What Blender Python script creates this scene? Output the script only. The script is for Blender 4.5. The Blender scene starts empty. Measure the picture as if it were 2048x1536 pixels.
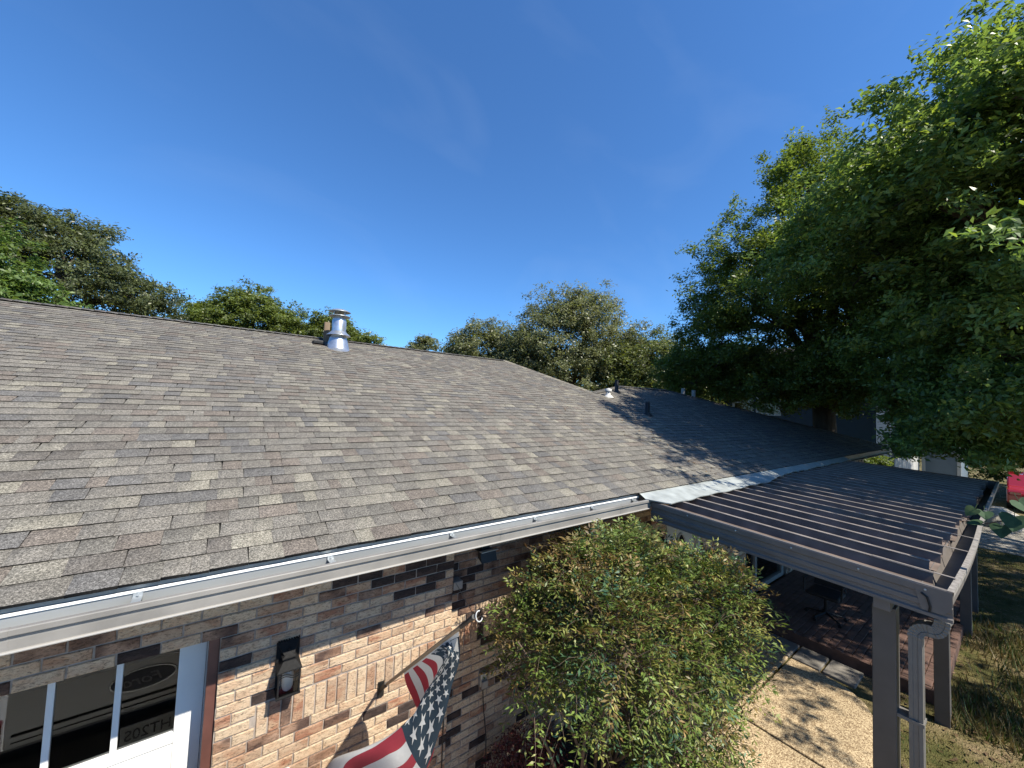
import bpy, math, random
import numpy as np
from mathutils import Vector, Matrix
random.seed(7); RNG = np.random.default_rng(11)
R = math.radians
S = bpy.context.scene
COL = S.collection

# ------------------------------------------------------------------ camera
cam = bpy.data.cameras.new("camera"); camo = bpy.data.objects.new("camera", cam); COL.objects.link(camo)
CAM = Vector((0, 0, 3.88))
cR = Vector((0.79677, -0.60295, 0.04008)); cU = Vector((-0.06247, -0.01622, 0.99791)); cF = Vector((0.60104, 0.79761, 0.05059))
m3 = Matrix((cR, cU, -cF)).transposed()
camo.matrix_world = Matrix.Translation(CAM) @ m3.to_4x4()
cam.sensor_fit = 'HORIZONTAL'; cam.sensor_width = 36; cam.lens = 36 * 771 / 2048
cam.clip_start = 0.05; cam.clip_end = 2000
S.camera = camo
def proj(p):
    d = Vector(p) - CAM; z = d.dot(cF)
    if z < .05: return None
    return (1024 + 771 * d.dot(cR) / z, 768 - 771 * d.dot(cU) / z, z)

# ------------------------------------------------------------------ sky and sun
SUNV = Vector((0.35, -1.0, 1.25)).normalized()
w = bpy.data.worlds.new("World"); S.world = w; w.use_nodes = True
nt = w.node_tree; bg = nt.nodes["Background"]
sky = nt.nodes.new("ShaderNodeTexSky"); sky.sky_type = 'NISHITA'; sky.sun_disc = False
sky.sun_elevation = math.asin(SUNV.z); sky.sun_rotation = math.atan2(SUNV.x, SUNV.y)
sky.altitude = 0; sky.air_density = 1.0; sky.dust_density = 0.35; sky.ozone_density = 2.6
tint = nt.nodes.new("ShaderNodeMix"); tint.data_type = 'RGBA'; tint.blend_type = 'MULTIPLY'; tint.inputs[0].default_value = 1
tint.inputs[7].default_value = (.64, 1.12, 1.60, 1)      # the phone's saturated daylight blue
nt.links.new(sky.outputs[0], tint.inputs[6]); 
tc = nt.nodes.new("ShaderNodeTexCoord"); mpw = nt.nodes.new("ShaderNodeMapping"); mpw.inputs["Rotation"].default_value = (0, .5, .9); mpw.inputs["Scale"].default_value = (.7, 3.2, 3.2)
nz = nt.nodes.new("ShaderNodeTexNoise"); nz.inputs["Scale"].default_value = 1.3; nz.inputs["Detail"].default_value = 7; nz.inputs["Distortion"].default_value = .8
mrw = nt.nodes.new("ShaderNodeMapRange"); mrw.inputs[1].default_value = .52; mrw.inputs[2].default_value = .80; mrw.inputs[3].default_value = 0; mrw.inputs[4].default_value = .05
wisp = nt.nodes.new("ShaderNodeMix"); wisp.data_type = 'RGBA'; wisp.inputs[7].default_value = (7, 8, 9, 1)      # thin high cirrus
nt.links.new(tc.outputs["Generated"], mpw.inputs[0]); nt.links.new(mpw.outputs[0], nz.inputs["Vector"]); nt.links.new(nz.outputs[0], mrw.inputs[0]); nt.links.new(mrw.outputs[0], wisp.inputs[0]); nt.links.new(tint.outputs[2], wisp.inputs[6])
nt.links.new(wisp.outputs[2], bg.inputs[0]); bg.inputs[1].default_value = 0.065
sl = bpy.data.lights.new("sun", 'SUN'); so = bpy.data.objects.new("sun", sl); COL.objects.link(so)
sl.energy = 5.0; sl.angle = R(0.53); sl.color = (1.0, 0.93, 0.80)
so.rotation_euler = (-SUNV).to_track_quat('-Z', 'Y').to_euler()
S.view_settings.view_transform = 'Standard'; S.view_settings.look = 'None'
S.view_settings.exposure = 1.0; S.view_settings.gamma = 1.0
S.cycles.use_denoising = True
S.cycles.max_bounces = 6; S.cycles.transparent_max_bounces = 8

# ------------------------------------------------------------------ helpers
def tag(o, label=None, cat=None, group=None, kind=None):
    if label: o["label"] = label
    if cat: o["category"] = cat
    if group: o["group"] = group
    if kind: o["kind"] = kind
    return o
def empty(name, loc=(0, 0, 0), rz=0):
    o = bpy.data.objects.new(name, None); COL.objects.link(o); o.location = loc; o.rotation_euler = (0, 0, rz); return o
class MB:
    def __init__(s): s.v = []; s.f = []; s.m = []
    def add(s, vs, fs, mi=0):
        n = len(s.v); s.v += [tuple(v) for v in vs]; s.f += [tuple(i + n for i in f) for f in fs]; s.m += [mi] * len(fs); return s
    def box(s, x0, x1, y0, y1, z0, z1, mi=0):
        return s.add([(x0,y0,z0),(x1,y0,z0),(x1,y1,z0),(x0,y1,z0),(x0,y0,z1),(x1,y0,z1),(x1,y1,z1),(x0,y1,z1)],
                     [(0,3,2,1),(4,5,6,7),(0,1,5,4),(1,2,6,5),(2,3,7,6),(3,0,4,7)], mi)
    def tube(s, pts, rad, n=8, cap=True, mi=0):
        pts = [Vector(p) for p in pts]; k = len(pts)
        if not hasattr(rad, '__len__'): rad = [rad] * k
        vs = []; fs = []; up = None
        for i, p in enumerate(pts):
            t = (pts[min(i + 1, k - 1)] - pts[max(i - 1, 0)]).normalized()
            if up is None: up = Vector((1, 0, 0)) if abs(t.x) < .8 else Vector((0, 1, 0))
            a = (up - t * up.dot(t)).normalized(); b = t.cross(a); up = a
            for j in range(n):
                an = 2 * math.pi * j / n; vs.append(p + (a * math.cos(an) + b * math.sin(an)) * rad[i])
        for i in range(k - 1):
            for j in range(n):
                fs.append((i*n+j, i*n+(j+1)%n, (i+1)*n+(j+1)%n, (i+1)*n+j))
        if cap: fs.append(tuple(range(n))[::-1]); fs.append(tuple((k-1)*n+j for j in range(n)))
        return s.add(vs, fs, mi)
    def extrude(s, prof, axis, a, b, mi=0, closed=True):
        # prof: list of 2D points; axis 'x': prof=(y,z); axis 'y': prof=(x,z); axis 'z': prof=(x,y)
        def mk(p, t): return (t, p[0], p[1]) if axis == 'x' else ((p[0], t, p[1]) if axis == 'y' else (p[0], p[1], t))
        n = len(prof); vs = [mk(p, a) for p in prof] + [mk(p, b) for p in prof]
        fs = [(i, (i+1) % n, n + (i+1) % n, n + i) for i in range(n if closed else n - 1)]
        if closed: fs += [tuple(range(n))[::-1], tuple(range(n, 2*n))]
        return s.add(vs, fs, mi)
    def lathe(s, prof, c, n=24, mi=0):
        vs = []; fs = []
        for (r, z) in prof:
            for j in range(n):
                an = 2*math.pi*j/n; vs.append((c[0]+r*math.cos(an), c[1]+r*math.sin(an), c[2]+z))
        for i in range(len(prof)-1):
            for j in range(n): fs.append((i*n+j, i*n+(j+1)%n, (i+1)*n+(j+1)%n, (i+1)*n+j))
        return s.add(vs, fs, mi)
    def build(s, name, mats, parent=None, smooth=False, bevel=0):
        me = bpy.data.meshes.new(name); me.from_pydata(s.v, [], s.f)
        if not isinstance(mats, (list, tuple)): mats = [mats]
        for m in mats: me.materials.append(m)
        if len(mats) > 1: me.polygons.foreach_set("material_index", s.m)
        if smooth: me.polygons.foreach_set("use_smooth", [True] * len(me.polygons))
        me.update()
        o = bpy.data.objects.new(name, me); COL.objects.link(o)
        if parent: o.parent = parent; o.matrix_parent_inverse = Matrix.Translation(parent_loc(parent)).inverted()
        if bevel:
            b = o.modifiers.new("bevel", 'BEVEL'); b.width = bevel; b.segments = 2; b.limit_method = 'ANGLE'
        return o
def parent_loc(p):
    v = Vector(p.location)
    while p.parent: 
        p = p.parent
    return Vector((0, 0, 0)) if v.length == 0 and p.location.length == 0 else world_loc_cache.get(p.name, Vector(p.location))
world_loc_cache = {}
def box(name, x0, x1, y0, y1, z0, z1, m, parent=None, bevel=0):
    return MB().box(x0, x1, y0, y1, z0, z1).build(name, m, parent, bevel=bevel)

# ---- material helpers
ALB = .56      # paints and minerals at their real-world reflectance
def mat(name, col, rough=.6, metal=0.0, spec=.5, noise=None, bump=None, stretch=(1,1,1), coat=0):
    """noise=(scale, amount, detail) multiplies the base colour; bump=(scale, strength, dist)"""
    col = tuple(c * (ALB if metal < .3 and max(col) < .78 else .8) for c in col)
    m = bpy.data.materials.new(name); m.use_nodes = True; t = m.node_tree; b = t.nodes["Principled BSDF"]
    b.inputs["Base Color"].default_value = (*col, 1); b.inputs["Roughness"].default_value = rough
    b.inputs["Metallic"].default_value = metal; b.inputs["Specular IOR Level"].default_value = spec
    if coat: b.inputs["Coat Weight"].default_value = coat
    if noise or bump:
        g = t.nodes.new("ShaderNodeNewGeometry"); mp = t.nodes.new("ShaderNodeMapping"); mp.inputs["Scale"].default_value = stretch
        t.links.new(g.outputs["Position"], mp.inputs[0])
    if noise:
        n = t.nodes.new("ShaderNodeTexNoise"); n.inputs["Scale"].default_value = noise[0]; n.inputs["Detail"].default_value = noise[2] if len(noise) > 2 else 5
        t.links.new(mp.outputs[0], n.inputs["Vector"])
        r = t.nodes.new("ShaderNodeMapRange"); r.inputs[1].default_value = .3; r.inputs[2].default_value = .7
        r.inputs[3].default_value = 1 - noise[1]; r.inputs[4].default_value = 1 + noise[1]; t.links.new(n.outputs[0], r.inputs[0])
        x = t.nodes.new("ShaderNodeMix"); x.data_type = 'RGBA'; x.blend_type = 'MULTIPLY'; x.inputs[0].default_value = 1
        x.inputs[6].default_value = (*col, 1); t.links.new(r.outputs[0], x.inputs[7]); t.links.new(x.outputs[2], b.inputs["Base Color"])
    if bump:
        n2 = t.nodes.new("ShaderNodeTexNoise"); n2.inputs["Scale"].default_value = bump[0]; n2.inputs["Detail"].default_value = 6
        t.links.new(mp.outputs[0], n2.inputs["Vector"]); bp = t.nodes.new("ShaderNodeBump"); bp.inputs["Strength"].default_value = bump[1]; bp.inputs["Distance"].default_value = bump[2]
        t.links.new(n2.outputs[0], bp.inputs["Height"]); t.links.new(bp.outputs[0], b.inputs["Normal"])
    return m
def attr_mat(name, rough=.8, speck=None, transl=0, spec=.5, bump=None):
    """base colour from the point colour attribute 'col'; speck=(scale, amount)"""
    m = bpy.data.materials.new(name); m.use_nodes = True; t = m.node_tree; b = t.nodes["Principled BSDF"]; out = t.nodes["Material Output"]
    a = t.nodes.new("ShaderNodeAttribute"); a.attribute_name = "col"; src = a.outputs["Color"]
    b.inputs["Roughness"].default_value = rough; b.inputs["Specular IOR Level"].default_value = spec
    if speck:
        g = t.nodes.new("ShaderNodeNewGeometry")
        for sc, am in speck:
            n = t.nodes.new("ShaderNodeTexNoise"); n.inputs["Scale"].default_value = sc; n.inputs["Detail"].default_value = 2
            t.links.new(g.outputs["Position"], n.inputs["Vector"])
            r = t.nodes.new("ShaderNodeMapRange"); r.inputs[1].default_value = .32; r.inputs[2].default_value = .68
            r.inputs[3].default_value = 1-am; r.inputs[4].default_value = 1+am; t.links.new(n.outputs[0], r.inputs[0])
            x = t.nodes.new("ShaderNodeMix"); x.data_type = 'RGBA'; x.blend_type = 'MULTIPLY'; x.inputs[0].default_value = 1
            t.links.new(src, x.inputs[6]); t.links.new(r.outputs[0], x.inputs[7]); src = x.outputs[2]
    t.links.new(src, b.inputs["Base Color"])
    if bump:
        g2 = t.nodes.new("ShaderNodeNewGeometry"); n2 = t.nodes.new("ShaderNodeTexNoise"); n2.inputs["Scale"].default_value = bump[0]
        t.links.new(g2.outputs["Position"], n2.inputs["Vector"]); bp = t.nodes.new("ShaderNodeBump"); bp.inputs["Strength"].default_value = bump[1]; bp.inputs["Distance"].default_value = bump[2]
        t.links.new(n2.outputs[0], bp.inputs["Height"]); t.links.new(bp.outputs[0], b.inputs["Normal"])
    if transl:
        tr = t.nodes.new("ShaderNodeBsdfTranslucent"); hs = t.nodes.new("ShaderNodeHueSaturation"); hs.inputs["Value"].default_value = 1.5; hs.inputs["Saturation"].default_value = 1.15; hs.inputs["Hue"].default_value = .485
        t.links.new(src, hs.inputs["Color"]); t.links.new(hs.outputs[0], tr.inputs[0])
        mx = t.nodes.new("ShaderNodeMixShader"); mx.inputs[0].default_value = transl
        t.links.new(b.outputs[0], mx.inputs[1]); t.links.new(tr.outputs[0], mx.inputs[2]); t.links.new(mx.outputs[0], out.inputs[0])
    return m
def fast_mesh(name, V, F, m, parent=None, C=None):
    """V (n,3) array, F (k,4) or (k,3) array, C (n,3) colours"""
    me = bpy.data.meshes.new(name); k = F.shape[1]
    me.vertices.add(len(V)); me.vertices.foreach_set("co", np.ascontiguousarray(V, dtype=np.float32).ravel())
    me.loops.add(F.size); me.loops.foreach_set("vertex_index", np.ascontiguousarray(F, dtype=np.int32).ravel())
    me.polygons.add(len(F)); me.polygons.foreach_set("loop_start", np.arange(0, F.size, k, dtype=np.int32))
    me.update(calc_edges=True)
    if C is not None:
        at = me.color_attributes.new("col", 'FLOAT_COLOR', 'POINT')
        at.data.foreach_set("color", np.ascontiguousarray(np.c_[C, np.ones(len(C))], dtype=np.float32).ravel())
    me.materials.append(m); me.validate()
    o = bpy.data.objects.new(name, me); COL.objects.link(o)
    if parent: o.parent = parent; o.matrix_parent_inverse = Matrix.Translation(parent_loc(parent)).inverted()
    return o

M = {}
M['galv'] = mat('galvanised steel', (.50,.53,.55), .42, .75, noise=(9,.18,6), bump=(60,.05,.002))
M['gutgalv'] = mat('weathered galvanised', (.37,.39,.40), .5, .35, noise=(3,.16,8), bump=(60,.05,.002), stretch=(.4,1,1))
M['apron'] = mat('apron sheet', (.40,.43,.42), .6, .3, noise=(7,.22,8))
M['gutter'] = mat('gutter paint taupe', (.33,.315,.295), .5, noise=(3.5,.2,9), bump=(90,.05,.001))
M['fascia'] = mat('patio cover bronze paint', (.215,.19,.175), .55, noise=(6,.12), bump=(120,.06,.001))
M['pan'] = mat('patio pan brown paint', (.235,.18,.15), .6, spec=.15, noise=(5,.3,8), bump=(180,.12,.002))
M['mortar'] = mat('mortar', (.50,.43,.37), .95, noise=(30,.2), bump=(160,.5,.004))
M['white'] = mat('white door paint', (.80,.81,.80), .4, noise=(4,.04))
M['whitetrim'] = mat('white trim paint', (.74,.74,.72), .5, noise=(5,.06))
M['brownframe'] = mat('brown frame paint', (.16,.065,.05), .55, noise=(12,.15))
M['black'] = mat('black metal', (.016,.016,.017), .5, spec=.35, noise=(40,.25), bump=(200,.1,.001))
M['soffit'] = mat('soffit paint', (.42,.38,.33), .6)
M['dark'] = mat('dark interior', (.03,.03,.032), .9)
M['rubber'] = mat('black rubber', (.015,.015,.016), .7)
M['bark'] = mat('bark', (.13,.10,.08), .95, noise=(8,.4), bump=(22,.9,.03), stretch=(1,1,.3))
M['cane'] = mat('cane bark', (.16,.11,.075), .9, noise=(30,.3))
M['wood'] = mat('weathered wood', (.30,.22,.15), .85, noise=(10,.3), bump=(40,.4,.004), stretch=(1,1,.2))
M['polewood'] = mat('pole wood', (.42,.29,.17), .5, noise=(14,.2), stretch=(1,.2,.2))
M['mulch'] = mat('mulch', (.06,.035,.025), .95, noise=(40,.6,8), bump=(50,1,.03))
M['leaf'] = attr_mat('leaf', .42, transl=.42, spec=.4)
M['leafn'] = attr_mat('leaf nandina', .48, transl=.18, spec=.35)
M['shingle'] = attr_mat('asphalt shingle granules', .92, speck=[(210,.60),(95,.50),(14,.10),(1.6,.07)], spec=.25, bump=(420,.5,.002))
M['ridgecap'] = M['shingle']
M['underlay'] = mat('underlay', (.02,.02,.02), .95)
M['pvc'] = mat('white pipe', (.72,.72,.7), .5)
M['navy'] = mat('navy siding', (.035,.065,.11), .6, noise=(3,.08))
M['greyblue'] = mat('grey blue siding', (.20,.27,.34), .6, noise=(3,.08))
M['nroof'] = mat('neighbour shingle', (.10,.095,.09), .95, noise=(25,.3))
M['truckwhite'] = mat('white car paint', (.80,.80,.79), .25, coat=1)
M['red'] = mat('red car paint', (.42,.012,.02), .3, coat=1)
M['chrome'] = mat('chrome', (.75,.75,.76), .12, 1.0)
M['autoglass'] = mat('car glass', (.01,.012,.014), .05, spec=.8)
M['badgeblue'] = mat('badge blue', (.008,.012,.06), .25, coat=.5)
M['plate'] = mat('plate white', (.70,.72,.72), .4)
M['ink'] = mat('plate ink', (.01,.012,.03), .5)
M['taillight'] = mat('tail light', (.35,.01,.01), .15, coat=1)

def glass_mat(name, tint=(.55,.62,.60), ior=1.9):
    m = bpy.data.materials.new(name); m.use_nodes = True; t = m.node_tree; t.nodes.remove(t.nodes["Principled BSDF"]); out = t.nodes["Material Output"]
    tr = t.nodes.new("ShaderNodeBsdfTransparent"); tr.inputs[0].default_value = (*tint, 1)
    gl = t.nodes.new("ShaderNodeBsdfGlossy"); gl.inputs["Roughness"].default_value = .012; gl.inputs[0].default_value = (.95,.97,.97,1)
    fr = t.nodes.new("ShaderNodeFresnel"); fr.inputs[0].default_value = ior
    mx = t.nodes.new("ShaderNodeMixShader"); t.links.new(fr.outputs[0], mx.inputs[0]); t.links.new(tr.outputs[0], mx.inputs[1]); t.links.new(gl.outputs[0], mx.inputs[2]); t.links.new(mx.outputs[0], out.inputs[0])
    return m
M['glass'] = glass_mat('window glass')
M['lampglass'] = glass_mat('lantern glass', (.92,.92,.90), 1.45)

def brick_mat(name, col, mott, flash=0, flashcol=(.05,.03,.025)):
    m = bpy.data.materials.new(name); m.use_nodes = True; t = m.node_tree; b = t.nodes["Principled BSDF"]
    col, mott, flashcol = [tuple(c * .70 for c in k) for k in (col, mott, flashcol)]
    g = t.nodes.new("ShaderNodeNewGeometry"); oi = t.nodes.new("ShaderNodeObjectInfo")
    mp = t.nodes.new("ShaderNodeMapping"); mp.inputs["Scale"].default_value = (1, 1, 2.2); t.links.new(g.outputs["Position"], mp.inputs[0])
    n = t.nodes.new("ShaderNodeTexNoise"); n.inputs["Scale"].default_value = 9; n.inputs["Detail"].default_value = 4; t.links.new(mp.outputs[0], n.inputs["Vector"])
    cr = t.nodes.new("ShaderNodeValToRGB"); cr.color_ramp.elements[0].position = .44; cr.color_ramp.elements[1].position = .60
    cr.color_ramp.elements[0].color = (*col, 1); cr.color_ramp.elements[1].color = (*mott, 1); t.links.new(n.outputs[0], cr.inputs[0])
    src = cr.outputs[0]
    if flash:
        n3 = t.nodes.new("ShaderNodeTexNoise"); n3.inputs["Scale"].default_value = 5.5; n3.inputs["Detail"].default_value = 3; t.links.new(g.outputs["Position"], n3.inputs["Vector"])
        r = t.nodes.new("ShaderNodeMapRange"); r.inputs[1].default_value = .40; r.inputs[2].default_value = .62; t.links.new(n3.outputs[0], r.inputs[0])
        mu = t.nodes.new("ShaderNodeMath"); mu.operation = 'MULTIPLY'; mu.inputs[1].default_value = flash; t.links.new(r.outputs[0], mu.inputs[0])
        x = t.nodes.new("ShaderNodeMix"); x.data_type = 'RGBA'; t.links.new(mu.outputs[0], x.inputs[0]); t.links.new(src, x.inputs[6]); x.inputs[7].default_value = (*flashcol, 1); src = x.outputs[2]
    # fine pits
    n2 = t.nodes.new("ShaderNodeTexNoise"); n2.inputs["Scale"].default_value = 48; n2.inputs["Detail"].default_value = 6; n2.inputs["Roughness"].default_value = .72; n2.inputs["Distortion"].default_value = .6; t.links.new(mp.outputs[0], n2.inputs["Vector"])
    r2 = t.nodes.new("ShaderNodeMapRange"); r2.inputs[1].default_value = .33; r2.inputs[2].default_value = .50; r2.inputs[3].default_value = .26; r2.inputs[4].default_value = 1.08; t.links.new(n2.outputs[0], r2.inputs[0])
    x2 = t.nodes.new("ShaderNodeMix"); x2.data_type = 'RGBA'; x2.blend_type = 'MULTIPLY'; x2.inputs[0].default_value = 1; t.links.new(src, x2.inputs[6]); t.links.new(r2.outputs[0], x2.inputs[7])
    t.links.new(x2.outputs[2], b.inputs["Base Color"]); b.inputs["Roughness"].default_value = .9; b.inputs["Specular IOR Level"].default_value = .25
    bp = t.nodes.new("ShaderNodeBump"); bp.inputs["Strength"].default_value = 1.0; bp.inputs["Distance"].default_value = .012; t.links.new(n2.outputs[0], bp.inputs["Height"]); t.links.new(bp.outputs[0], b.inputs["Normal"])
    return m
BR = [brick_mat('brick cream', (.70,.54,.38), (.65,.46,.31)),
      brick_mat('brick tan', (.62,.46,.32), (.50,.31,.20), .35, (.32,.18,.12)),
      brick_mat('brick orange', (.60,.41,.27), (.42,.21,.13), .4, (.32,.15,.10)),
      brick_mat('brick flashed', (.46,.30,.21), (.34,.20,.13), .9, (.09,.055,.048)),
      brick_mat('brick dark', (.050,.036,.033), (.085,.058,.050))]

# ------------------------------------------------------------------ ground, paths
def ground_mat():
    m = bpy.data.materials.new('dry lawn and soil'); m.use_nodes = True; t = m.node_tree; b = t.nodes["Principled BSDF"]; b.inputs["Roughness"].default_value = .95; b.inputs["Specular IOR Level"].default_value = .1
    g = t.nodes.new("ShaderNodeNewGeometry")
    n = t.nodes.new("ShaderNodeTexNoise"); n.inputs["Scale"].default_value = 1.1; n.inputs["Detail"].default_value = 8; n.inputs["Roughness"].default_value = .65; t.links.new(g.outputs["Position"], n.inputs["Vector"])
    cr = t.nodes.new("ShaderNodeValToRGB"); e = cr.color_ramp.elements; e[0].position = .36; e[0].color = (0.043,0.050,0.015,1); e[1].position = .64; e[1].color = (0.186,0.143,0.081,1)
    k = cr.color_ramp.elements.new(.5); k.color = (0.099,0.087,0.034,1); t.links.new(n.outputs[0], cr.inputs[0])
    n2 = t.nodes.new("ShaderNodeTexNoise"); n2.inputs["Scale"].default_value = 60; n2.inputs["Detail"].default_value = 4; t.links.new(g.outputs["Position"], n2.inputs["Vector"])
    r = t.nodes.new("ShaderNodeMapRange"); r.inputs[1].default_value = .3; r.inputs[2].default_value = .7; r.inputs[3].default_value = .6; r.inputs[4].default_value = 1.35; t.links.new(n2.outputs[0], r.inputs[0])
    x = t.nodes.new("ShaderNodeMix"); x.data_type = 'RGBA'; x.blend_type = 'MULTIPLY'; x.inputs[0].default_value = 1; t.links.new(cr.outputs[0], x.inputs[6]); t.links.new(r.outputs[0], x.inputs[7]); t.links.new(x.outputs[2], b.inputs[0])
    bp = t.nodes.new("ShaderNodeBump"); bp.inputs["Strength"].default_value = .8; bp.inputs["Distance"].default_value = .03; t.links.new(n2.outputs[0], bp.inputs["Height"]); t.links.new(bp.outputs[0], b.inputs["Normal"])
    return m
def aggregate_mat(name, c0, c1, sc):
    m = bpy.data.materials.new(name); m.use_nodes = True; t = m.node_tree; b = t.nodes["Principled BSDF"]; b.inputs["Roughness"].default_value = .9; b.inputs["Specular IOR Level"].default_value = .2
    c0, c1 = [tuple(c * .78 for c in k) for k in (c0, c1)]
    g = t.nodes.new("ShaderNodeNewGeometry"); v = t.nodes.new("ShaderNodeTexVoronoi"); v.inputs["Scale"].default_value = sc; t.links.new(g.outputs["Position"], v.inputs["Vector"])
    wn = t.nodes.new("ShaderNodeSeparateColor"); t.links.new(v.outputs["Color"], wn.inputs[0])
    cr = t.nodes.new("ShaderNodeValToRGB"); e = cr.color_ramp.elements; e[0].position = .1; e[0].color = (*c0, 1); e[1].position = .9; e[1].color = (*c1, 1); t.links.new(wn.outputs[0], cr.inputs[0])
    n = t.nodes.new("ShaderNodeTexNoise"); n.inputs["Scale"].default_value = 1.7; n.inputs["Detail"].default_value = 6; t.links.new(g.outputs["Position"], n.inputs["Vector"])
    r = t.nodes.new("ShaderNodeMapRange"); r.inputs[1].default_value = .3; r.inputs[2].default_value = .7; r.inputs[3].default_value = .84; r.inputs[4].default_value = 1.12; t.links.new(n.outputs[0], r.inputs[0])
    x = t.nodes.new("ShaderNodeMix"); x.data_type = 'RGBA'; x.blend_type = 'MULTIPLY'; x.inputs[0].default_value = 1; t.links.new(cr.outputs[0], x.inputs[6]); t.links.new(r.outputs[0], x.inputs[7]); t.links.new(x.outputs[2], b.inputs[0])
    bp = t.nodes.new("ShaderNodeBump"); bp.inputs["Strength"].default_value = .7; bp.inputs["Distance"].default_value = .006; bp.invert = True; t.links.new(v.outputs["Distance"], bp.inputs["Height"]); t.links.new(bp.outputs[0], b.inputs["Normal"])
    return m
M['ground'] = ground_mat()
M['aggr'] = aggregate_mat('exposed aggregate concrete', (.22,.15,.085), (.62,.49,.31), 85)
M['concrete'] = mat('concrete', (.27,.245,.21), .9, noise=(2.5,.15,8), bump=(120,.2,.004))
M['gravel'] = aggregate_mat('gravel', (.15,.14,.12), (.42,.39,.34), 14)
M['paver'] = mat('red brick paver', (.15,.08,.058), .85, noise=(7,.35), bump=(90,.4,.004))

g = MB().add([(-300,-300,-.035),(300,-300,-.035),(300,300,-.035),(-300,300,-.035)], [(0,1,2,3)]).build('ground', M['ground']); tag(g, kind='structure')
drv = box('driveway', -4.4, 2.35, -14, 3.29, -.12, -.005, mat('drive concrete', (.66,.54,.40), .9, noise=(2,.12), bump=(120,.2,.004)), bevel=.01); tag(drv, kind='structure')  # out of view; pale warm colour raised to bounce light onto the wall
path = empty('path'); tag(path, kind='structure')
def slab(x0, x1, y0, y1, m, top=0.0): 
    return box('slab', x0, x1, y0, y1, -.11, top, m, path, bevel=.012)
slab(2.37, 5.565, .95, 2.30, M['aggr']); slab(2.37, 5.565, 2.335, 2.60, M['aggr'], -.004)
slab(5.595, 7.535, 2.335, 3.36, M['aggr'], -.002)
# slab with a rounded outer corner
cp = [(5.595, 2.30), (5.595, 1.02), (6.30, 1.06), (6.70, 1.13), (7.02, 1.22), (7.26, 1.36), (7.42, 1.56), (7.5, 1.8), (7.535, 2.0), (7.535, 2.30)]
MB().extrude(cp[::-1], 'z', -.11, 0).build('slab', M['aggr'], path, bevel=.012)
for (y0, y1) in ((1.52, 1.905), (1.94, 2.30), (2.335, 3.36)): slab(7.565, 8.065, y0, y1, M['concrete'], .004)
# porch: rows of red pavers on a base
porch = box('porch', 8.10, 12.9, .72, 3.39, -.10, .145, M['paver']); tag(porch, kind='structure')
pv = MB().box(-.097, .097, -.047, .047, -.03, 0).build('paver', M['paver'], porch, bevel=.006); pv_me = pv.data
first = True; cnt = 0
edge = []
for i in range(25):
    edge.append((8.105 + .047, .77 + i * .106, math.pi/2*0))
rows = []
nx, ny = 24, 24
stuffp = MB()
for i in range(nx):
    for j in range(ny + 1):
        x = 8.10 + .0 + i*.2 + (.1 if j % 2 else 0) + .1; y = .775 + j*.106
        if x > 12.8: continue
        if x < 9.9 and cnt < 280:
            if first: o = pv; first = False
            else:
                o = pv.copy(); COL.objects.link(o); o.parent = porch
            o.location = (x, y, .156 + random.uniform(-.003, .003)); o.rotation_euler = (0, 0, random.uniform(-.02, .02)); cnt += 1
        else:
            stuffp.box(x-.097, x+.097, y-.047, y+.047, .12, .156 + random.uniform(-.003, .003))
tag(stuffp.build('paver_field', M['paver'], porch), kind='stuff')
tag(box('mulch_bed', 1.9, 5.56, 2.61, 3.39, -.06, .03, M['mulch']), kind='structure')
tag(box('gravel_drive', 19.2, 27.5, -6, 1.2, -.08, -.02, M['gravel']), kind='structure')

# ------------------------------------------------------------------ the brick house
house = empty('brick_house'); tag(house, 'long ranch house of mottled tan brick under a grey brown shingle roof', 'house')
WL, WRr = 3.30, 3.40            # brick faces of the garage part and of the recessed part
CZ, CH = 1.452, 0.0757          # course grid
WTOP = 2.72
wall = MB()
wall.box(-6, -3.0, WL+.010, WL+.2, -.05, WTOP); wall.box(-3.0, .105, WL+.010, WL+.2, 2.214, WTOP); wall.box(.105, 1.878, WL+.010, WL+.2, -.05, WTOP)
for (a, b, z0, z1) in ((1.80,5.72,-.05,WTOP),(5.72,6.78,2.12,WTOP),(6.78,8.62,-.05,WTOP),(8.62,10.85,2.14,WTOP),(10.85,18.2,-.05,WTOP)):
    wall.box(a, b, WRr+.010, WRr+.2, z0, z1)
wall.box(18.0, 18.2, WRr+.2, 9.5, -.05, WTOP); wall.box(-6, -5.8, WL+.2, 16, -.05, WTOP); wall.box(-6, 18.2, 15.8, 16, -.05, WTOP)
wallo = wall.build('wall', M['mortar'], house)

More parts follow.
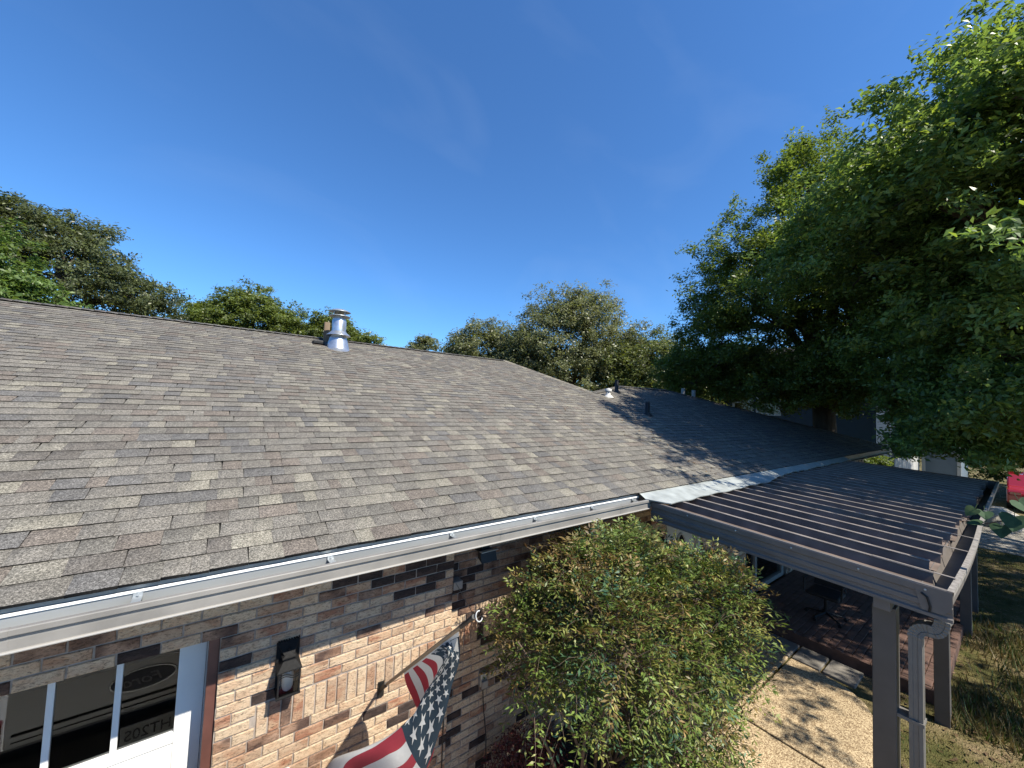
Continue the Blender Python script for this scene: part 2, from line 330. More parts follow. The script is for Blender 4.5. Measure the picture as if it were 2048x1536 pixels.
def brick_geo(L, Hh, D, jit):
    """front at y=0, chamfered; centred in x and z"""
    j = lambda a: a + random.uniform(-jit, jit)
    c = .0035; x, z = L/2, Hh/2
    o = [(-j(x), c, -j(z)), (j(x), c, -j(z)), (j(x), c, j(z)), (-j(x), c, j(z))]
    i = [(p[0]*(1-2.2*c/L*1.0), j(0)*.6, p[2]*(1-2.2*c/Hh)) for p in o]
    b = [(p[0], D, p[2]) for p in o]
    return i + o + b, [(0,1,2,3)] + [(4+k, 4+(k+1)%4, (k+1)%4, k) for k in range(4)] + [(8+k, 8+(k+1)%4, 4+(k+1)%4, 4+k) for k in range(4)]
def brick_type():
    return random.choices(range(5), (50, 20, 10, 11, 9))[0]
bricks = []   # (x, z, yface, length, height, type)
def clipfill(x0, x1, z, yf, n, holes=()):
    off = (n % 2) * .1 + random.uniform(-.008, .008); x = math.floor((x0 - off) / .2) * .2 + off
    while x < x1:
        a, b = max(x + .005, x0), min(x + .195, x1)
        if b - a > .045: 
            if not any(a < hb and b > ha and z < hz for ha, hb, hz in holes) : bricks.append(((a+b)/2, z, yf, b-a, .0655, brick_type()))
            else:
                for ha, hb, hz in holes:
                    if a < ha < b and ha - a > .045: bricks.append(((a+ha)/2, z, yf, ha-a-.004, .0655, brick_type()))
                    if a < hb < b and b - hb > .045: bricks.append(((b+hb)/2, z, yf, b-hb-.004, .0655, brick_type()))
        x += .2
sold = 0
for n in range(-19, 17):
    z = CZ + (n + .5) * CH
    if z > WTOP: break
    inb = n in (0, 1, 2)
    if n >= 10: clipfill(-6, 1.88, z, WL, n)
    else:
        clipfill(-6, -3.0, z, WL, n)
        clipfill(.108, .335 if inb else 1.88, z, WL, n)
    holes = ((5.72,6.78,2.12),(8.62,10.85,2.14))
    if inb: clipfill(4.2, 18.2, z, WRr, n, holes)
    else: clipfill(1.86, 18.2, z, WRr, n, holes)
x = .378
while x < 1.86: bricks.append((x, CZ + .1085, WL, .0655, .212, random.choices(range(5), (50,18,12,6,14))[0])); x += .0766
x = 1.90
while x < 4.2: bricks.append((x, CZ + .1085, WRr, .0655, .212, random.choices(range(5), (50,18,12,6,14))[0])); x += .0766
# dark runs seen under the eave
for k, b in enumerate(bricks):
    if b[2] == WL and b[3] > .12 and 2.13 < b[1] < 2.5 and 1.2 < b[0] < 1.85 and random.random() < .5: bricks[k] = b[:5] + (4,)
def vis(b):
    if b[2] == WRr and b[0] > 2.7: return 0
    p = proj((b[0], b[2], b[1]))
    if not p or not (-25 < p[0] < 2070 and p[1] < 1560): return 0
    eave = 1311 - .2225 * p[0]
    if p[1] < eave - 6: return 0
    return b[3] * b[4] / p[2]**2 + (1 if False else 0)
order = sorted(range(len(bricks)), key=lambda k: -vis(bricks[k]))
ind = set(k for k in order[:300] if vis(bricks[k]) > 0)
cache = {}
mbs = MB()
for k, (x, z, yf, L, Hh, ty) in enumerate(bricks):
    if k in ind:
        std = abs(L-.19) < .0015 or Hh > .1
        key = (('s' if Hh > .1 else 'r') if std else k, ty, random.randrange(4) if std else 0)
        if key not in cache:
            vs, fs = brick_geo(L, Hh, .03, .0022); me = bpy.data.meshes.new('brick'); me.from_pydata(vs, [], fs); me.materials.append(BR[ty]); cache[key] = me
        o = bpy.data.objects.new('brick', cache[key]); COL.objects.link(o); o.parent = wallo
        o.location = (x, yf + random.uniform(-.002, .0015), z); o.rotation_euler = (0, random.uniform(-.006,.006), random.uniform(-.004,.004))
    else:
        vs, fs = brick_geo(L, Hh, .02, .0015); mbs.add([(v[0]+x, v[1]+yf, v[2]+z) for v in vs], fs, ty)
tag(mbs.build('brick_field', BR, wallo), kind='stuff')

# garage door with glazed top section
DY = 3.55
gd = empty('garage_door'); gd.parent = house
def part(name, x0, x1, y0, y1, z0, z1, m, p, bevel=0): return box(name, x0, x1, y0, y1, z0, z1, m, p, bevel)
part('stile', -.112, .036, DY-.02, DY+.03, 0.0, 2.30, M['white'], gd, .003)
part('stile', -2.98, -2.83, DY-.02, DY+.03, 0.0, 2.30, M['white'], gd, .003)
part('rail', -2.83, -.112, DY-.018, DY+.028, 2.135, 2.30, M['white'], gd)
part('rail', -2.83, -.112, DY-.018, DY+.028, 1.475, 1.548, M['white'], gd, .004)
xs = [-.112 - .293*k for k in range(1, 10)]
for k, xm in enumerate(xs[:-1]): part('mullion', xm-.016, xm+.016, DY-.012, DY+.02, 1.548, 2.135, M['white'], gd, .002)
for k in range(9):
    a = -.112 - .293*(k+1) + .017; b = -.112 - .293*k - (.017 if k else .001)
    pn = MB().add([(a, DY+.004, 1.549), (b, DY+.004, 1.549), (b, DY+.004, 2.134), (a, DY+.004, 2.134)], [(0,1,2,3)]).build('pane', M['glass'], gd)
for s in range(3):
    z1 = 1.468 - s*.49; z0 = z1 - .483
    part('rail', -2.83, -.112, DY-.015, DY+.03, z0, z1, M['white'], gd, .004)
    for k in range(5):
        a = -2.79 + k*.535; part('panel', a+.04, a+.495, DY-.024, DY-.014, z0+.07, z1-.07, M['white'], gd, .008)
part('weather_strip', .037, .062, DY-.09, DY-.06, 0, 2.2, M['whitetrim'], gd)
jamb = empty('garage_jamb'); jamb.parent = house
part('side_casing', .045, .104, WL+.028, WL+.24, 0, 2.207, M['brownframe'], jamb, .003)
part('side_casing', -3.0, -2.94, WL+.028, WL+.24, 0, 2.207, M['brownframe'], jamb, .003)
part('head_casing', -2.94, .045, WL+.06, WL+.24, 2.196, 2.212, M['dark'], jamb)  # dark colour stands for the shade above the panes
gi = MB()
gi.box(-3.2, .4, 7.6, 7.7, 0, 2.5); gi.box(-3.3, -3.2, 3.6, 7.7, 0, 2.5); gi.box(.4, .5, 3.6, 7.7, 0, 2.5); gi.box(-3.3, .5, 3.6, 7.7, 2.45, 2.55); gi.box(-3.3, .5, 3.6, 7.7, -.04, 0.01)
gi.build('garage_room', M['dark'], house)

# roof --------------------------------------------------------------
Y0, Z0, SL = 2.80, 2.864, 1/3
zr = lambda y: Z0 + (y - Y0) * SL
RY = 9.87
A_, B_, C_, D_, E_ = (7.12, RY), (8.0, 7.0), (10.4, 7.95), (13.25, 8.05), (18.95, 2.8)
def lerpx(p, q, y): return p[0] + (q[0]-p[0]) * (y-p[1]) / (q[1]-p[1])
def spans(y):
    hip = lerpx(D_, E_, y)
    if y <= B_[1]: return [(-8.0, hip)]
    out = [(-8.0, lerpx(B_, A_, y))]
    if y < 7.95: out.append((lerpx(B_, C_, y), hip))
    elif y < 8.05: out.append((lerpx(C_, D_, y), hip))
    return out
P3 = lambda p, dz=0: (p[0], p[1], zr(p[1]) + dz)
rf = MB()
und = -.014
rf.add([P3((-8, Y0+.02), und), P3((18.9, Y0+.02), und), P3(D_, und), P3(C_, und), P3(B_, und), P3(A_, und), P3((-8, RY), und)], [(0,1,2,3,4,5,6)])
zb = zr(2.8)
# back slopes and hip ends
rf.add([P3((-8, RY), und), P3(A_, und), (9.5, 16.9, zb), (-8, 16.9, zb)], [(0,1,2,3)])
rf.add([P3(A_, und), P3(B_, und), (9.5, 16.9, zb)], [(0,1,2)])
rf.add([P3(B_, und), P3(C_, und), P3(D_, und), P3((18.9, Y0+.02), und), (18.95, 13.2, zb), (9.5, 13.2, zb)], [(0,1,5), (1,2,4,5), (2,3,4)])
rf.add([(-8, Y0, zb-.03), (-8, 16.9, zb-.03), (-8, RY, zr(RY)-.03)], [(0,1,2)])
roof = rf.build('roof', M['underlay'], house)
EXP = .150; CY = EXP * math.cos(math.atan(SL)); NC = int((RY - Y0) / CY) + 1
tones = np.array([(.236,.219,.192),(.204,.192,.170),(.278,.259,.218),(.182,.165,.147),(.215,.184,.158),(.172,.167,.162),(.318,.296,.242),(.228,.212,.187)])*.55
tones = tones*.88 + tones.mean(0)*.12
tw = np.array([22,18,13,9,12,13,6,14.]); tw /= tw.sum()
tabs = []
def tabgeo(x0, x1, n, th, c, band):
    """a tab: lower edge thick, upper edge thin. returns verts, faces(quads), colors"""
    ya = Y0 + n*CY; yb = ya + CY*1.08
    slope = np.array((0, 1, SL)); nrm = np.array((0, -SL, 1)) / math.hypot(1, SL)
    ja, jb = random.uniform(-.003,.003), random.uniform(-.003,.003); gp = .0007
    sk = random.uniform(-.006, .006)
    def pt(x, y, h): return np.array((x, y, zr(y))) + nrm*h
    ym = ya + CY*.82
    hb = .001; hm = th*(1-.8) + hb
    t0, t1 = pt(x0+gp, ya+ja, th), pt(x1-gp, ya+jb, th); u0, u1 = pt(x0+gp+sk*.8, ym, hm), pt(x1-gp+sk*.8, ym, hm); v0, v1 = pt(x0+gp+sk, yb, hb), pt(x1-gp+sk, yb, hb)
    f0, f1 = pt(x0+gp, ya+ja, th), pt(x1-gp, ya+jb, th); g0, g1 = pt(x0+gp, ya+ja+.002, -.012), pt(x1-gp, ya+jb+.002, -.012)
    s0, s1 = pt(x0+gp+sk*.8, ym, -.012), pt(x1-gp+sk*.8, ym, -.012)
    V = [t0, t1, u1, u0, v1, v0, f0, f1, g1, g0, s0, s1]
    F = [(0,1,2,3), (3,2,4,5), (9,8,7,6), (9,6,3,10), (7,8,11,2)]
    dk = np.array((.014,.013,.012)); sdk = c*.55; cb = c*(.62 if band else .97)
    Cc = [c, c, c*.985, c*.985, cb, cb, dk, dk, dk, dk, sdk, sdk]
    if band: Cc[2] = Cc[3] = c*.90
    return V, F, Cc
for n in range(NC):
    ya = Y0 + n*CY
    for (xa, xb) in spans(min(ya + CY*.5, RY-.01)):
        x = xa - random.uniform(0, .3)
        while x < xb:
            wdt = random.choice((.09, .12, .14, .16, .17, .19, .21, .26)) * random.uniform(.93, 1.07)
            a, b = max(x, xa), min(x + wdt, xb)
            if b - a > .03:
                c = tones[RNG.choice(8, p=tw)] * random.uniform(.93, 1.07)
                tabs.append((a, b, n, random.choice((.006, .006, .0095)), c, random.random() < .42))
            x += wdt
def tvis(t):
    x, y = (t[0]+t[1])/2, Y0 + (t[2]+.5)*CY; p = proj((x, y, zr(y)))
    if not p or not (-10 < p[0] < 2058 and p[1] < 1540): return 0
    q0 = proj((t[0], y-CY/2, zr(y-CY/2))); q1 = proj((t[1], y-CY/2, zr(y-CY/2))); q2 = proj((t[0], y+CY/2, zr(y+CY/2)))
    if not (q0 and q1 and q2): return 0
    return abs((q1[0]-q0[0])*(q2[1]-q0[1]) - (q1[1]-q0[1])*(q2[0]-q0[0]))
tv = [tvis(t) for t in tabs]; ordt = sorted(range(len(tabs)), key=lambda k: -tv[k]); indt = set(ordt[:300])
BV, BF, BC = [], [], []
for k, t in enumerate(tabs):
    V, F, Cc = tabgeo(*t)
    if k in indt:
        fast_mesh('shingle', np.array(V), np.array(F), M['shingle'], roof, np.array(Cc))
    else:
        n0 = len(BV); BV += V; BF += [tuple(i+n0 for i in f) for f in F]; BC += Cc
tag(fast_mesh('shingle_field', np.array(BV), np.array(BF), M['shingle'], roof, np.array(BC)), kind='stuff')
# ridge and hip caps: folded pieces lapped along the line
def caps(p, q, name='ridge_cap'):
    p, q = Vector(p), Vector(q); d = q - p; L = d.length; d.normalize(); side = d.cross(Vector((0,0,1))).normalized()
    n = int(L/.15); V, F, Cc = [], [], []
    for i in range(n):
        a = p + d*(i*.15) ; b = a + d*.2; c = tones[RNG.choice(8, p=tw)]*random.uniform(.85,1.0)
        up0, up1 = Vector((0,0,.022)), Vector((0,0,.010)); dn = Vector((0,0,-.033))
        k = len(V)
        V += [a+up0+side*.14+dn, a+up0+Vector((0,0,.006)), a+up0-side*.14+dn, b+up1+side*.14+dn, b+up1+Vector((0,0,.006)), b+up1-side*.14+dn, a+side*.14+dn-Vector((0,0,.01)), a, a-side*.14+dn-Vector((0,0,.01))]
        F += [(k,k+1,k+4,k+3), (k+1,k+2,k+5,k+4), (k,k+6,k+7,k+1), (k+1,k+7,k+8,k+2)]
        dk = np.array((.03,.028,.027)); Cc += [c]*6 + [dk]*3
    tag(fast_mesh(name, np.array([tuple(v) for v in V]), np.array(F), M['ridgecap'], roof, np.array(Cc)), kind='stuff')
caps(P3((-8, RY)), P3(A_)); caps(P3(B_), P3(A_)); caps(P3(B_), P3(C_)); caps(P3(C_), P3(D_)); caps(P3(E_), P3(D_))

# eave: fascia board, soffit, gutter
part('soffit', -6, 18.6, 2.745, WRr+.05, 2.70, 2.715, M['soffit'], house)
part('fascia_board', -6, 18.9, 2.847, 2.86, 2.68, 2.835, M['gutter'], house)
gut = empty('gutter'); gut.parent = house
GX0, GX1 = -6.0, 4.12
# inner trough with high galvanised back, front K profile
MB().extrude([(2.836,2.822),(2.836,2.716),(2.758,2.714),(2.748,2.720),(2.757,2.722),(2.8325,2.724),(2.8325,2.822)], 'x', GX0, GX1).build('trough', M['gutgalv'], gut)
MB().extrude([(2.740,2.7055),(2.708,2.7055),(2.706,2.748),(2.7075,2.766),(2.700,2.772),(2.690,2.775),(2.6885,2.799),(2.691,2.804),(2.714,2.804),(2.716,2.797),(2.712,2.795),(2.713,2.772),(2.712,2.72),(2.740,2.712)], 'x', GX0, GX1+.07).build('front_face', M['gutter'], gut)
MB().extrude([(2.745,2.705),(2.6945,2.705),(2.6925,2.700),(2.6945,2.695),(2.745,2.695)], 'x', GX0, GX1+.06).build('bottom_ledge', mat('ledge paint', (.50,.48,.45), .5), gut)
MB().extrude([(2.8315,2.821),(2.8255,2.819),(2.8235,2.810),(2.8265,2.806),(2.8315,2.8085)], 'x', GX0, GX1).build('drip_edge', mat('white drip edge', (.82,.83,.83), .35), gut)
MB().extrude([(2.846,2.850),(2.8395,2.850),(2.8395,2.823),(2.846,2.823)], 'x', GX0, GX1).build('back_flange', M['galv'], gut)
for xh in (-1.35, -.28, .66, 1.58, 2.47, 3.28, 4.0):
    h = MB(); h.box(xh-.02, xh+.02, 2.70, 2.826, 2.786, 2.790); h.box(xh-.02, xh+.02, 2.822, 2.826, 2.77, 2.812); h.tube([(xh, 2.823, 2.80), (xh, 2.815, 2.80)], .006, 8)
    h.build('hanger', M['galv'], gut)
for xj in (-.72, 1.98, 3.62):
    sm_ = MB(); sm_.extrude([(2.7065,2.7045),(2.7045,2.748),(2.706,2.767),(2.689,2.774),(2.6870,2.799),(2.690,2.8055),(2.714,2.8055),(2.714,2.80),(2.72,2.75),(2.72,2.705)], 'x', xj, xj+.045); sm_.build('joint_sleeve', M['gutter'], gut)
# galvanised apron flashing lapped from under the shingles over the patio cover
V, ff = [], []; nxs = 70
for i in range(nxs+1):
    x = 4.10 + (12.9-4.10)*(i/nxs)**1.5
    k = min(1, max(0, (x-4.10)/.16)); wob = .003*math.sin(x*5.1) + .003*math.sin(x*13)
    ytop = 2.84; ylow = 2.715 - .225*k*(1 if x < 7.2 else max(.25, 1-(x-7.2)/1.2*.75)) + wob*2; zt_ = zr(ytop) - .010; zl = 2.812 - .018*k + wob
    V += [(x, ytop, zt_), (x, 2.79, zr(2.79) - .006), (x, ylow, zl), (x, ylow+.004, zl-.012)]
for i in range(nxs):
    for j in range(3): ff.append((i*4+j, i*4+j+1, (i+1)*4+j+1, (i+1)*4+j))
fo = MB().add(V, ff).build('apron_flashing', M['apron'], house); sm = fo.modifiers.new('t', 'SOLIDIFY'); sm.thickness = .0015

# metal chimney with storm collar and cap; wood board behind it
cxy = (1.99, 9.05); cz = zr(9.05)
ch = empty('metal_chimney'); ch.parent = house
c0 = (*cxy, cz)
M['galvbright'] = mat('bright galvanised', (.68,.71,.74), .3, .85, noise=(12,.15))
MB().lathe([(.36,-.13),(.25,-.04),(.235,-.02),(.165,.24)], c0, 28).build('flashing_cone', M['galvbright'], ch, True)
MB().lathe([(.145,.2),(.145,.60),(.125,.64),(.125,.72)], c0, 28).build('flue', M['galvbright'], ch, True)
MB().lathe([(.15,.36),(.17,.335),(.245,.27),(.25,.262),(.15,.28)], c0, 28).build('storm_collar', M['galvbright'], ch, True)
MB().lathe([(.0,.765),(.21,.70),(.22,.69),(.21,.685),(.12,.70)], c0, 28).build('lower_ring', M['galv'], ch, True)
MB().lathe([(.0,.86),(.12,.845),(.215,.80),(.225,.79),(.21,.785),(0,.80)], c0, 28).build('cap', M['galv'], ch, True)
st = MB()
for k in range(4):
    an = k*math.pi/2+.5; st.tube([(cxy[0]+.15*math.cos(an), cxy[1]+.15*math.sin(an), cz+.68), (cxy[0]+.15*math.cos(an), cxy[1]+.15*math.sin(an), cz+.80)], .008, 6)
st.build('cap_strut', M['galv'], ch)
part('chimney_board', 1.79, 1.91, 9.55, 9.61, zr(9.5)-.05, zr(9.5)+.47, M['wood'], house, .004)
part('roof_vent', 1.52, 1.74, 9.12, 9.36, zr(9.2)+.005, zr(9.2)+.075, M['black'], house, .01)
def pipe(x, y, hgt, r, m, name='vent_pipe', cap=False, dz=0):
    b = MB(); z = zr(y)+dz; b.lathe([(r*2.6,-.03),(r*1.2,.05),(r,.06),(r,hgt),(r*.8,hgt),(r*.8,hgt-.05)], (x,y,z), 14)
    if cap: b.lathe([(r*1.5,hgt-.06),(r*1.6,hgt),(0,hgt+.03)], (x,y,z), 14)
    return b.build(name, m, house, True)
pipe(8.2, 5.44, .30, .055, M['black']); pipe(8.32, 6.72, .20, .06, M['pvc'], cap=True); pipe(9.35, 7.25, .36, .055, M['black'])
pipe(14.25, 7.9, .42, .075, M['soffit'], dz=-.25); pipe(14.75, 7.75, .42, .075, M['soffit'], dz=-.25)

# entry door and sliding door under the patio cover
ed = empty('entry_door'); ed.parent = house
part('leaf', 5.80, 6.70, 3.47, 3.51, .02, 2.05, M['whitetrim'], ed, .004)
part('casing', 5.72, 5.80, 3.40, 3.50, .0, 2.12, M['whitetrim'], ed, .004); part('casing', 6.70, 6.78, 3.40, 3.50, .0, 2.12, M['whitetrim'], ed, .004); part('casing', 5.80, 6.70, 3.40, 3.50, 2.05, 2.12, M['whitetrim'], ed, .004)
ov = MB(); ovr = MB(); N = 28
ov.add([(6.25+.17*math.cos(2*math.pi*k/N), 3.466, 1.40+.42*math.sin(2*math.pi*k/N)) for k in range(N)], [tuple(range(N))]).build('oval_pane', M['autoglass'], ed)
ovr.tube([(6.25+.185*math.cos(2*math.pi*k/N), 3.462, 1.40+.435*math.sin(2*math.pi*k/N)) for k in range(N+1)], .018, 6, False).build('oval_frame', M['whitetrim'], ed)
MB().tube([(5.88, 3.47, 1.0), (5.88, 3.43, 1.0), (5.95, 3.425, 1.0)], .014, 8).build('handle', M['chrome'], ed)
M['slidetrim'] = mat('sliding frame dim paint', (.34,.33,.31), .5)  # dimness under the patio cover put into a darker frame colour
sd = empty('sliding_door'); sd.parent = house
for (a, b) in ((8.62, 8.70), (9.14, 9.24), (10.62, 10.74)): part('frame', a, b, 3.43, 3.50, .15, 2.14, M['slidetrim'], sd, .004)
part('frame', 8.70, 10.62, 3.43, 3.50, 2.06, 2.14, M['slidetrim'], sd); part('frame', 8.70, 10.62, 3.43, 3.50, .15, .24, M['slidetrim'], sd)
for (a, b) in ((8.70, 9.14), (9.24, 10.62)): MB().add([(a,3.47,.24),(b,3.47,.24),(b,3.47,2.06),(a,3.47,2.06)], [(0,1,2,3)]).build('pane', M['glass'], sd)
rm = MB(); rm.box(5.5, 11.2, 7.0, 7.1, 0, 2.5); rm.box(5.4, 5.5, 3.61, 7.1, 0, 2.5); rm.box(11.2, 11.3, 3.61, 7.1, 0, 2.5); rm.box(5.4, 11.3, 3.61, 7.1, 2.45, 2.55); rm.box(5.4, 11.3, 3.61, 7.1, 0, .1); rm.build('living_room', M['dark'], house)

# ------------------------------------------------------------------ patio cover
pc = empty('patio_cover'); tag(pc, 'dark bronze metal patio cover with ribbed roof pans joined to the brick house', 'patio cover')
PX0, PX1 = 4.19, 12.9
zt = lambda y: 2.777 - (2.70 - y) * .0425            # top edge of the side fascia
# side fascia: stepped profile, sheared along the fall
def sheared(prof, ya, yb, name, m, p):
    n = len(prof); vs = [(x, ya, z + zt(ya)) for x, z in prof] + [(x, yb, z + zt(yb)) for x, z in prof]
    fs = [(i, (i+1)%n, n+(i+1)%n, n+i) for i in range(n)] + [tuple(range(n))[::-1], tuple(range(n, 2*n))]
    return MB().add(vs, fs).build(name, m, p)
fp = [(.0,0),(-.004,-.012),(-.004,-.058),(.008,-.066),(.008,-.108),(-.002,-.116),(-.002,-.150),(.008,-.157),(.008,-.182),(-.006,-.192),(-.006,-.215),(.05,-.215),(.05,-.20),(.02,-.19),(.02,-.02),(.034,-.012),(.034,0)]
sheared([(PX0+x, z) for x, z in fp], 2.70, .318, 'side_fascia', M['fascia'], pc)
sheared([(PX1-x, z) for x, z in fp[::-1]], 2.70, .318, 'side_fascia', M['fascia'], pc)
for k, y in enumerate((2.25, 1.75, 1.28, .82, .45)):
    z = zt(y)-.035; MB().lathe([(0,.006),(.006,.005),(.009,.0)], (0,0,0), 8).build('screw', M['galv'], pc).matrix_world = Matrix.Translation((PX0-.004, y, z)) @ Matrix.Rotation(-math.pi/2, 4, 'Y')
RP = .345; k = 0; x = PX0 + .36
while x < PX1 - .1:
    x1 = min(x + RP, PX1 - .035); ye = .47 + random.uniform(-.035, .035) + (.05 if k % 3 == 1 else 0)
    if k % 4 == 2: ye -= .03
    yh = 2.66
    x0p = x - RP if k == 0 else x - RP
    x0p = max(PX0+.035, x0p)
    prof = [(x0p+.02, -.072), (x-.040, -.072), (x-.018, -.006), (x-.016, .0), (x+.018, .0), (x+.020, -.012), (x+.017,-.013), (x+.014,-.004), (x-.013,-.008), (x-.038,-.076), (x0p+.02,-.076)]
    ob = sheared(prof, yh, ye, 'roof_pan', M['pan'], pc)
    # lighter cap: sunlight on the rib top put into its colour
    sheared([(x-.021, .0012), (x+.021, .0012), (x+.021, .0075), (x-.021, .0075)], yh, ye-.002, 'rib_cap', M['ribcap'] if 'ribcap' in M else M.setdefault('ribcap', mat('rib cap sunlit tone', (.36,.32,.295), .38, noise=(9,.25))), ob)
    k += 1; x += RP
# front gutter
gz = lambda y: zt(y)
fg = empty('front_gutter'); fg.parent = pc
def gutter_run():
    n = 40; prof = [(.318,.0),(.318,-.015),(.325,-.11),(.36,-.17),(.47,-.175),(.50,-.06),(.495,-.06),(.466,-.17),(.362,-.165),(.331,-.108),(.326,-.02),(.345,-.012),(.347,-.004),(.340,.0)]
    V, F = [], []; L = len(prof)
    for i in range(n+1):
        x = PX0+.002 + (PX1-PX0-.004)*i/n; bow = -.022*math.sin(min(1,(x-PX0)/3.2)*math.pi)
        for (y, z) in prof: V.append((x, y + (bow if y < .36 else 0), z + 2.676 + .004*math.sin(x*2.3)))
    for i in range(n):
        for j in range(L): F.append((i*L+j, i*L+(j+1)%L, (i+1)*L+(j+1)%L, (i+1)*L+j))
    return MB().add(V, F + [tuple(range(L))[::-1], tuple(n*L+j for j in range(L))]).build('trough', M['fascia'], fg)
gutter_run()
M['lip'] = mat('gutter lip worn', (.40,.37,.34), .5, noise=(25,.3))
V, F = [], []
for i in range(41):
    x = PX0 + (PX1-PX0)*i/40; bow = -.022*math.sin(min(1,(x-PX0)/3.2)*math.pi); zz = 2.676 + .004*math.sin(x*2.3)
    V += [(x, .312+bow, zz-.028), (x, .312+bow, zz+.004), (x, .345+bow, zz+.004), (x, .345+bow, zz-.002)]
for i in range(40):
    for j in range(3): F.append((i*4+j, i*4+j+1, (i+1)*4+j+1, (i+1)*4+j))
MB().add(V, F).build('lip', M['lip'], fg)
# end cap and straps
MB().extrude([(.318,2.674),(.322,2.56),(.36,2.505),(.47,2.50),(.50,2.62),(.50,2.674)], 'x', PX0-.006, PX0+.004).build('end_cap', M['fascia'], fg)
for xs_ in (PX0+.36, PX0+.36+RP*3, PX0+.36+RP*5, PX0+.36+RP*8):
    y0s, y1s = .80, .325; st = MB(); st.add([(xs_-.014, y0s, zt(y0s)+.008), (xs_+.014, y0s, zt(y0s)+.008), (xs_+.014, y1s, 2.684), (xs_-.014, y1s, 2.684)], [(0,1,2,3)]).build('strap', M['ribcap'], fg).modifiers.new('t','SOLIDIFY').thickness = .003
# posts, beam
bm = part('beam', PX0+.03, PX1-.05, .64, .74, 2.39, 2.50, M['fascia'], pc, .004)
M['post'] = mat('post grey brown paint', (.135,.122,.115), .5, noise=(5,.12))
for px_ in (4.36, 7.75, 11.2, 12.75): part('post', px_-.07, px_+.07, .62, .76, -.04, 2.40, M['post'], pc, .006)
# downpipe: outlet, ribbed elbows, square pipe
dp = empty('downpipe'); dp.parent = pc
M['dpipe'] = mat('downpipe taupe paint', (.25,.235,.215), .45, noise=(12,.1))
def rect_sweep(pts, wx, wy, name, crimp=False):
    V, F = [], []; pts = [Vector(p) for p in pts]; n = len(pts)
    for i, p in enumerate(pts):
        t = (pts[min(i+1,n-1)] - pts[max(i-1,0)]).normalized(); a = Vector((1,0,0)); b = t.cross(a).normalized(); s = 1 + (.06 if crimp and i % 2 else 0)
        for sx, sy in ((-1,-1),(-.4,-1),(-.33,-.88),(.33,-.88),(.4,-1),(1,-1),(1,1),(-1,1),(-1,.4),(-.9,.33),(-.9,-.33),(-1,-.4)): V.append(p + a*sx*wx*s + b*sy*wy*s)
    for i in range(n-1):
        for j in range(12): F.append((i*12+j, i*12+(j+1)%12, (i+1)*12+(j+1)%12, (i+1)*12+j))
    F += [tuple(range(12))[::-1], tuple((n-1)*12+j for j in range(12))]
    return MB().add(V, F).build(name, M['dpipe'], dp)
rect_sweep([(4.36, .52, 1.0-1.02), (4.36, .52, 2.26)], .050, .038, 'pipe')
el = [(4.36,.52,2.22)]
for k in range(13): an = k/12*math.pi/2; el.append((4.36, .52-.07*(1-math.cos(an)), 2.24+.075*math.sin(an)))
for k in range(1, 14): an = k/13*math.pi/2; el.append((4.36, .43-.05*math.sin(an)+0, 2.315+.10*(1-math.cos(an))))
rect_sweep(el, .052, .040, 'elbow', True)
MB().lathe([(.05,-.12),(.05,0)], (4.36,.38,2.52), 12).build('outlet', M['dpipe'], dp)
part('bracket', 4.30, 4.42, .475, .63, 1.60, 1.625, M['dpipe'], dp)
# splice wire dangling by the corner
MB().tube([(PX0-.012,.47,2.62),(PX0-.016,.44,2.60),(PX0-.016,.425,2.54),(PX0-.012,.43,2.50)], .007, 6).build('hook', M['black'], pc)

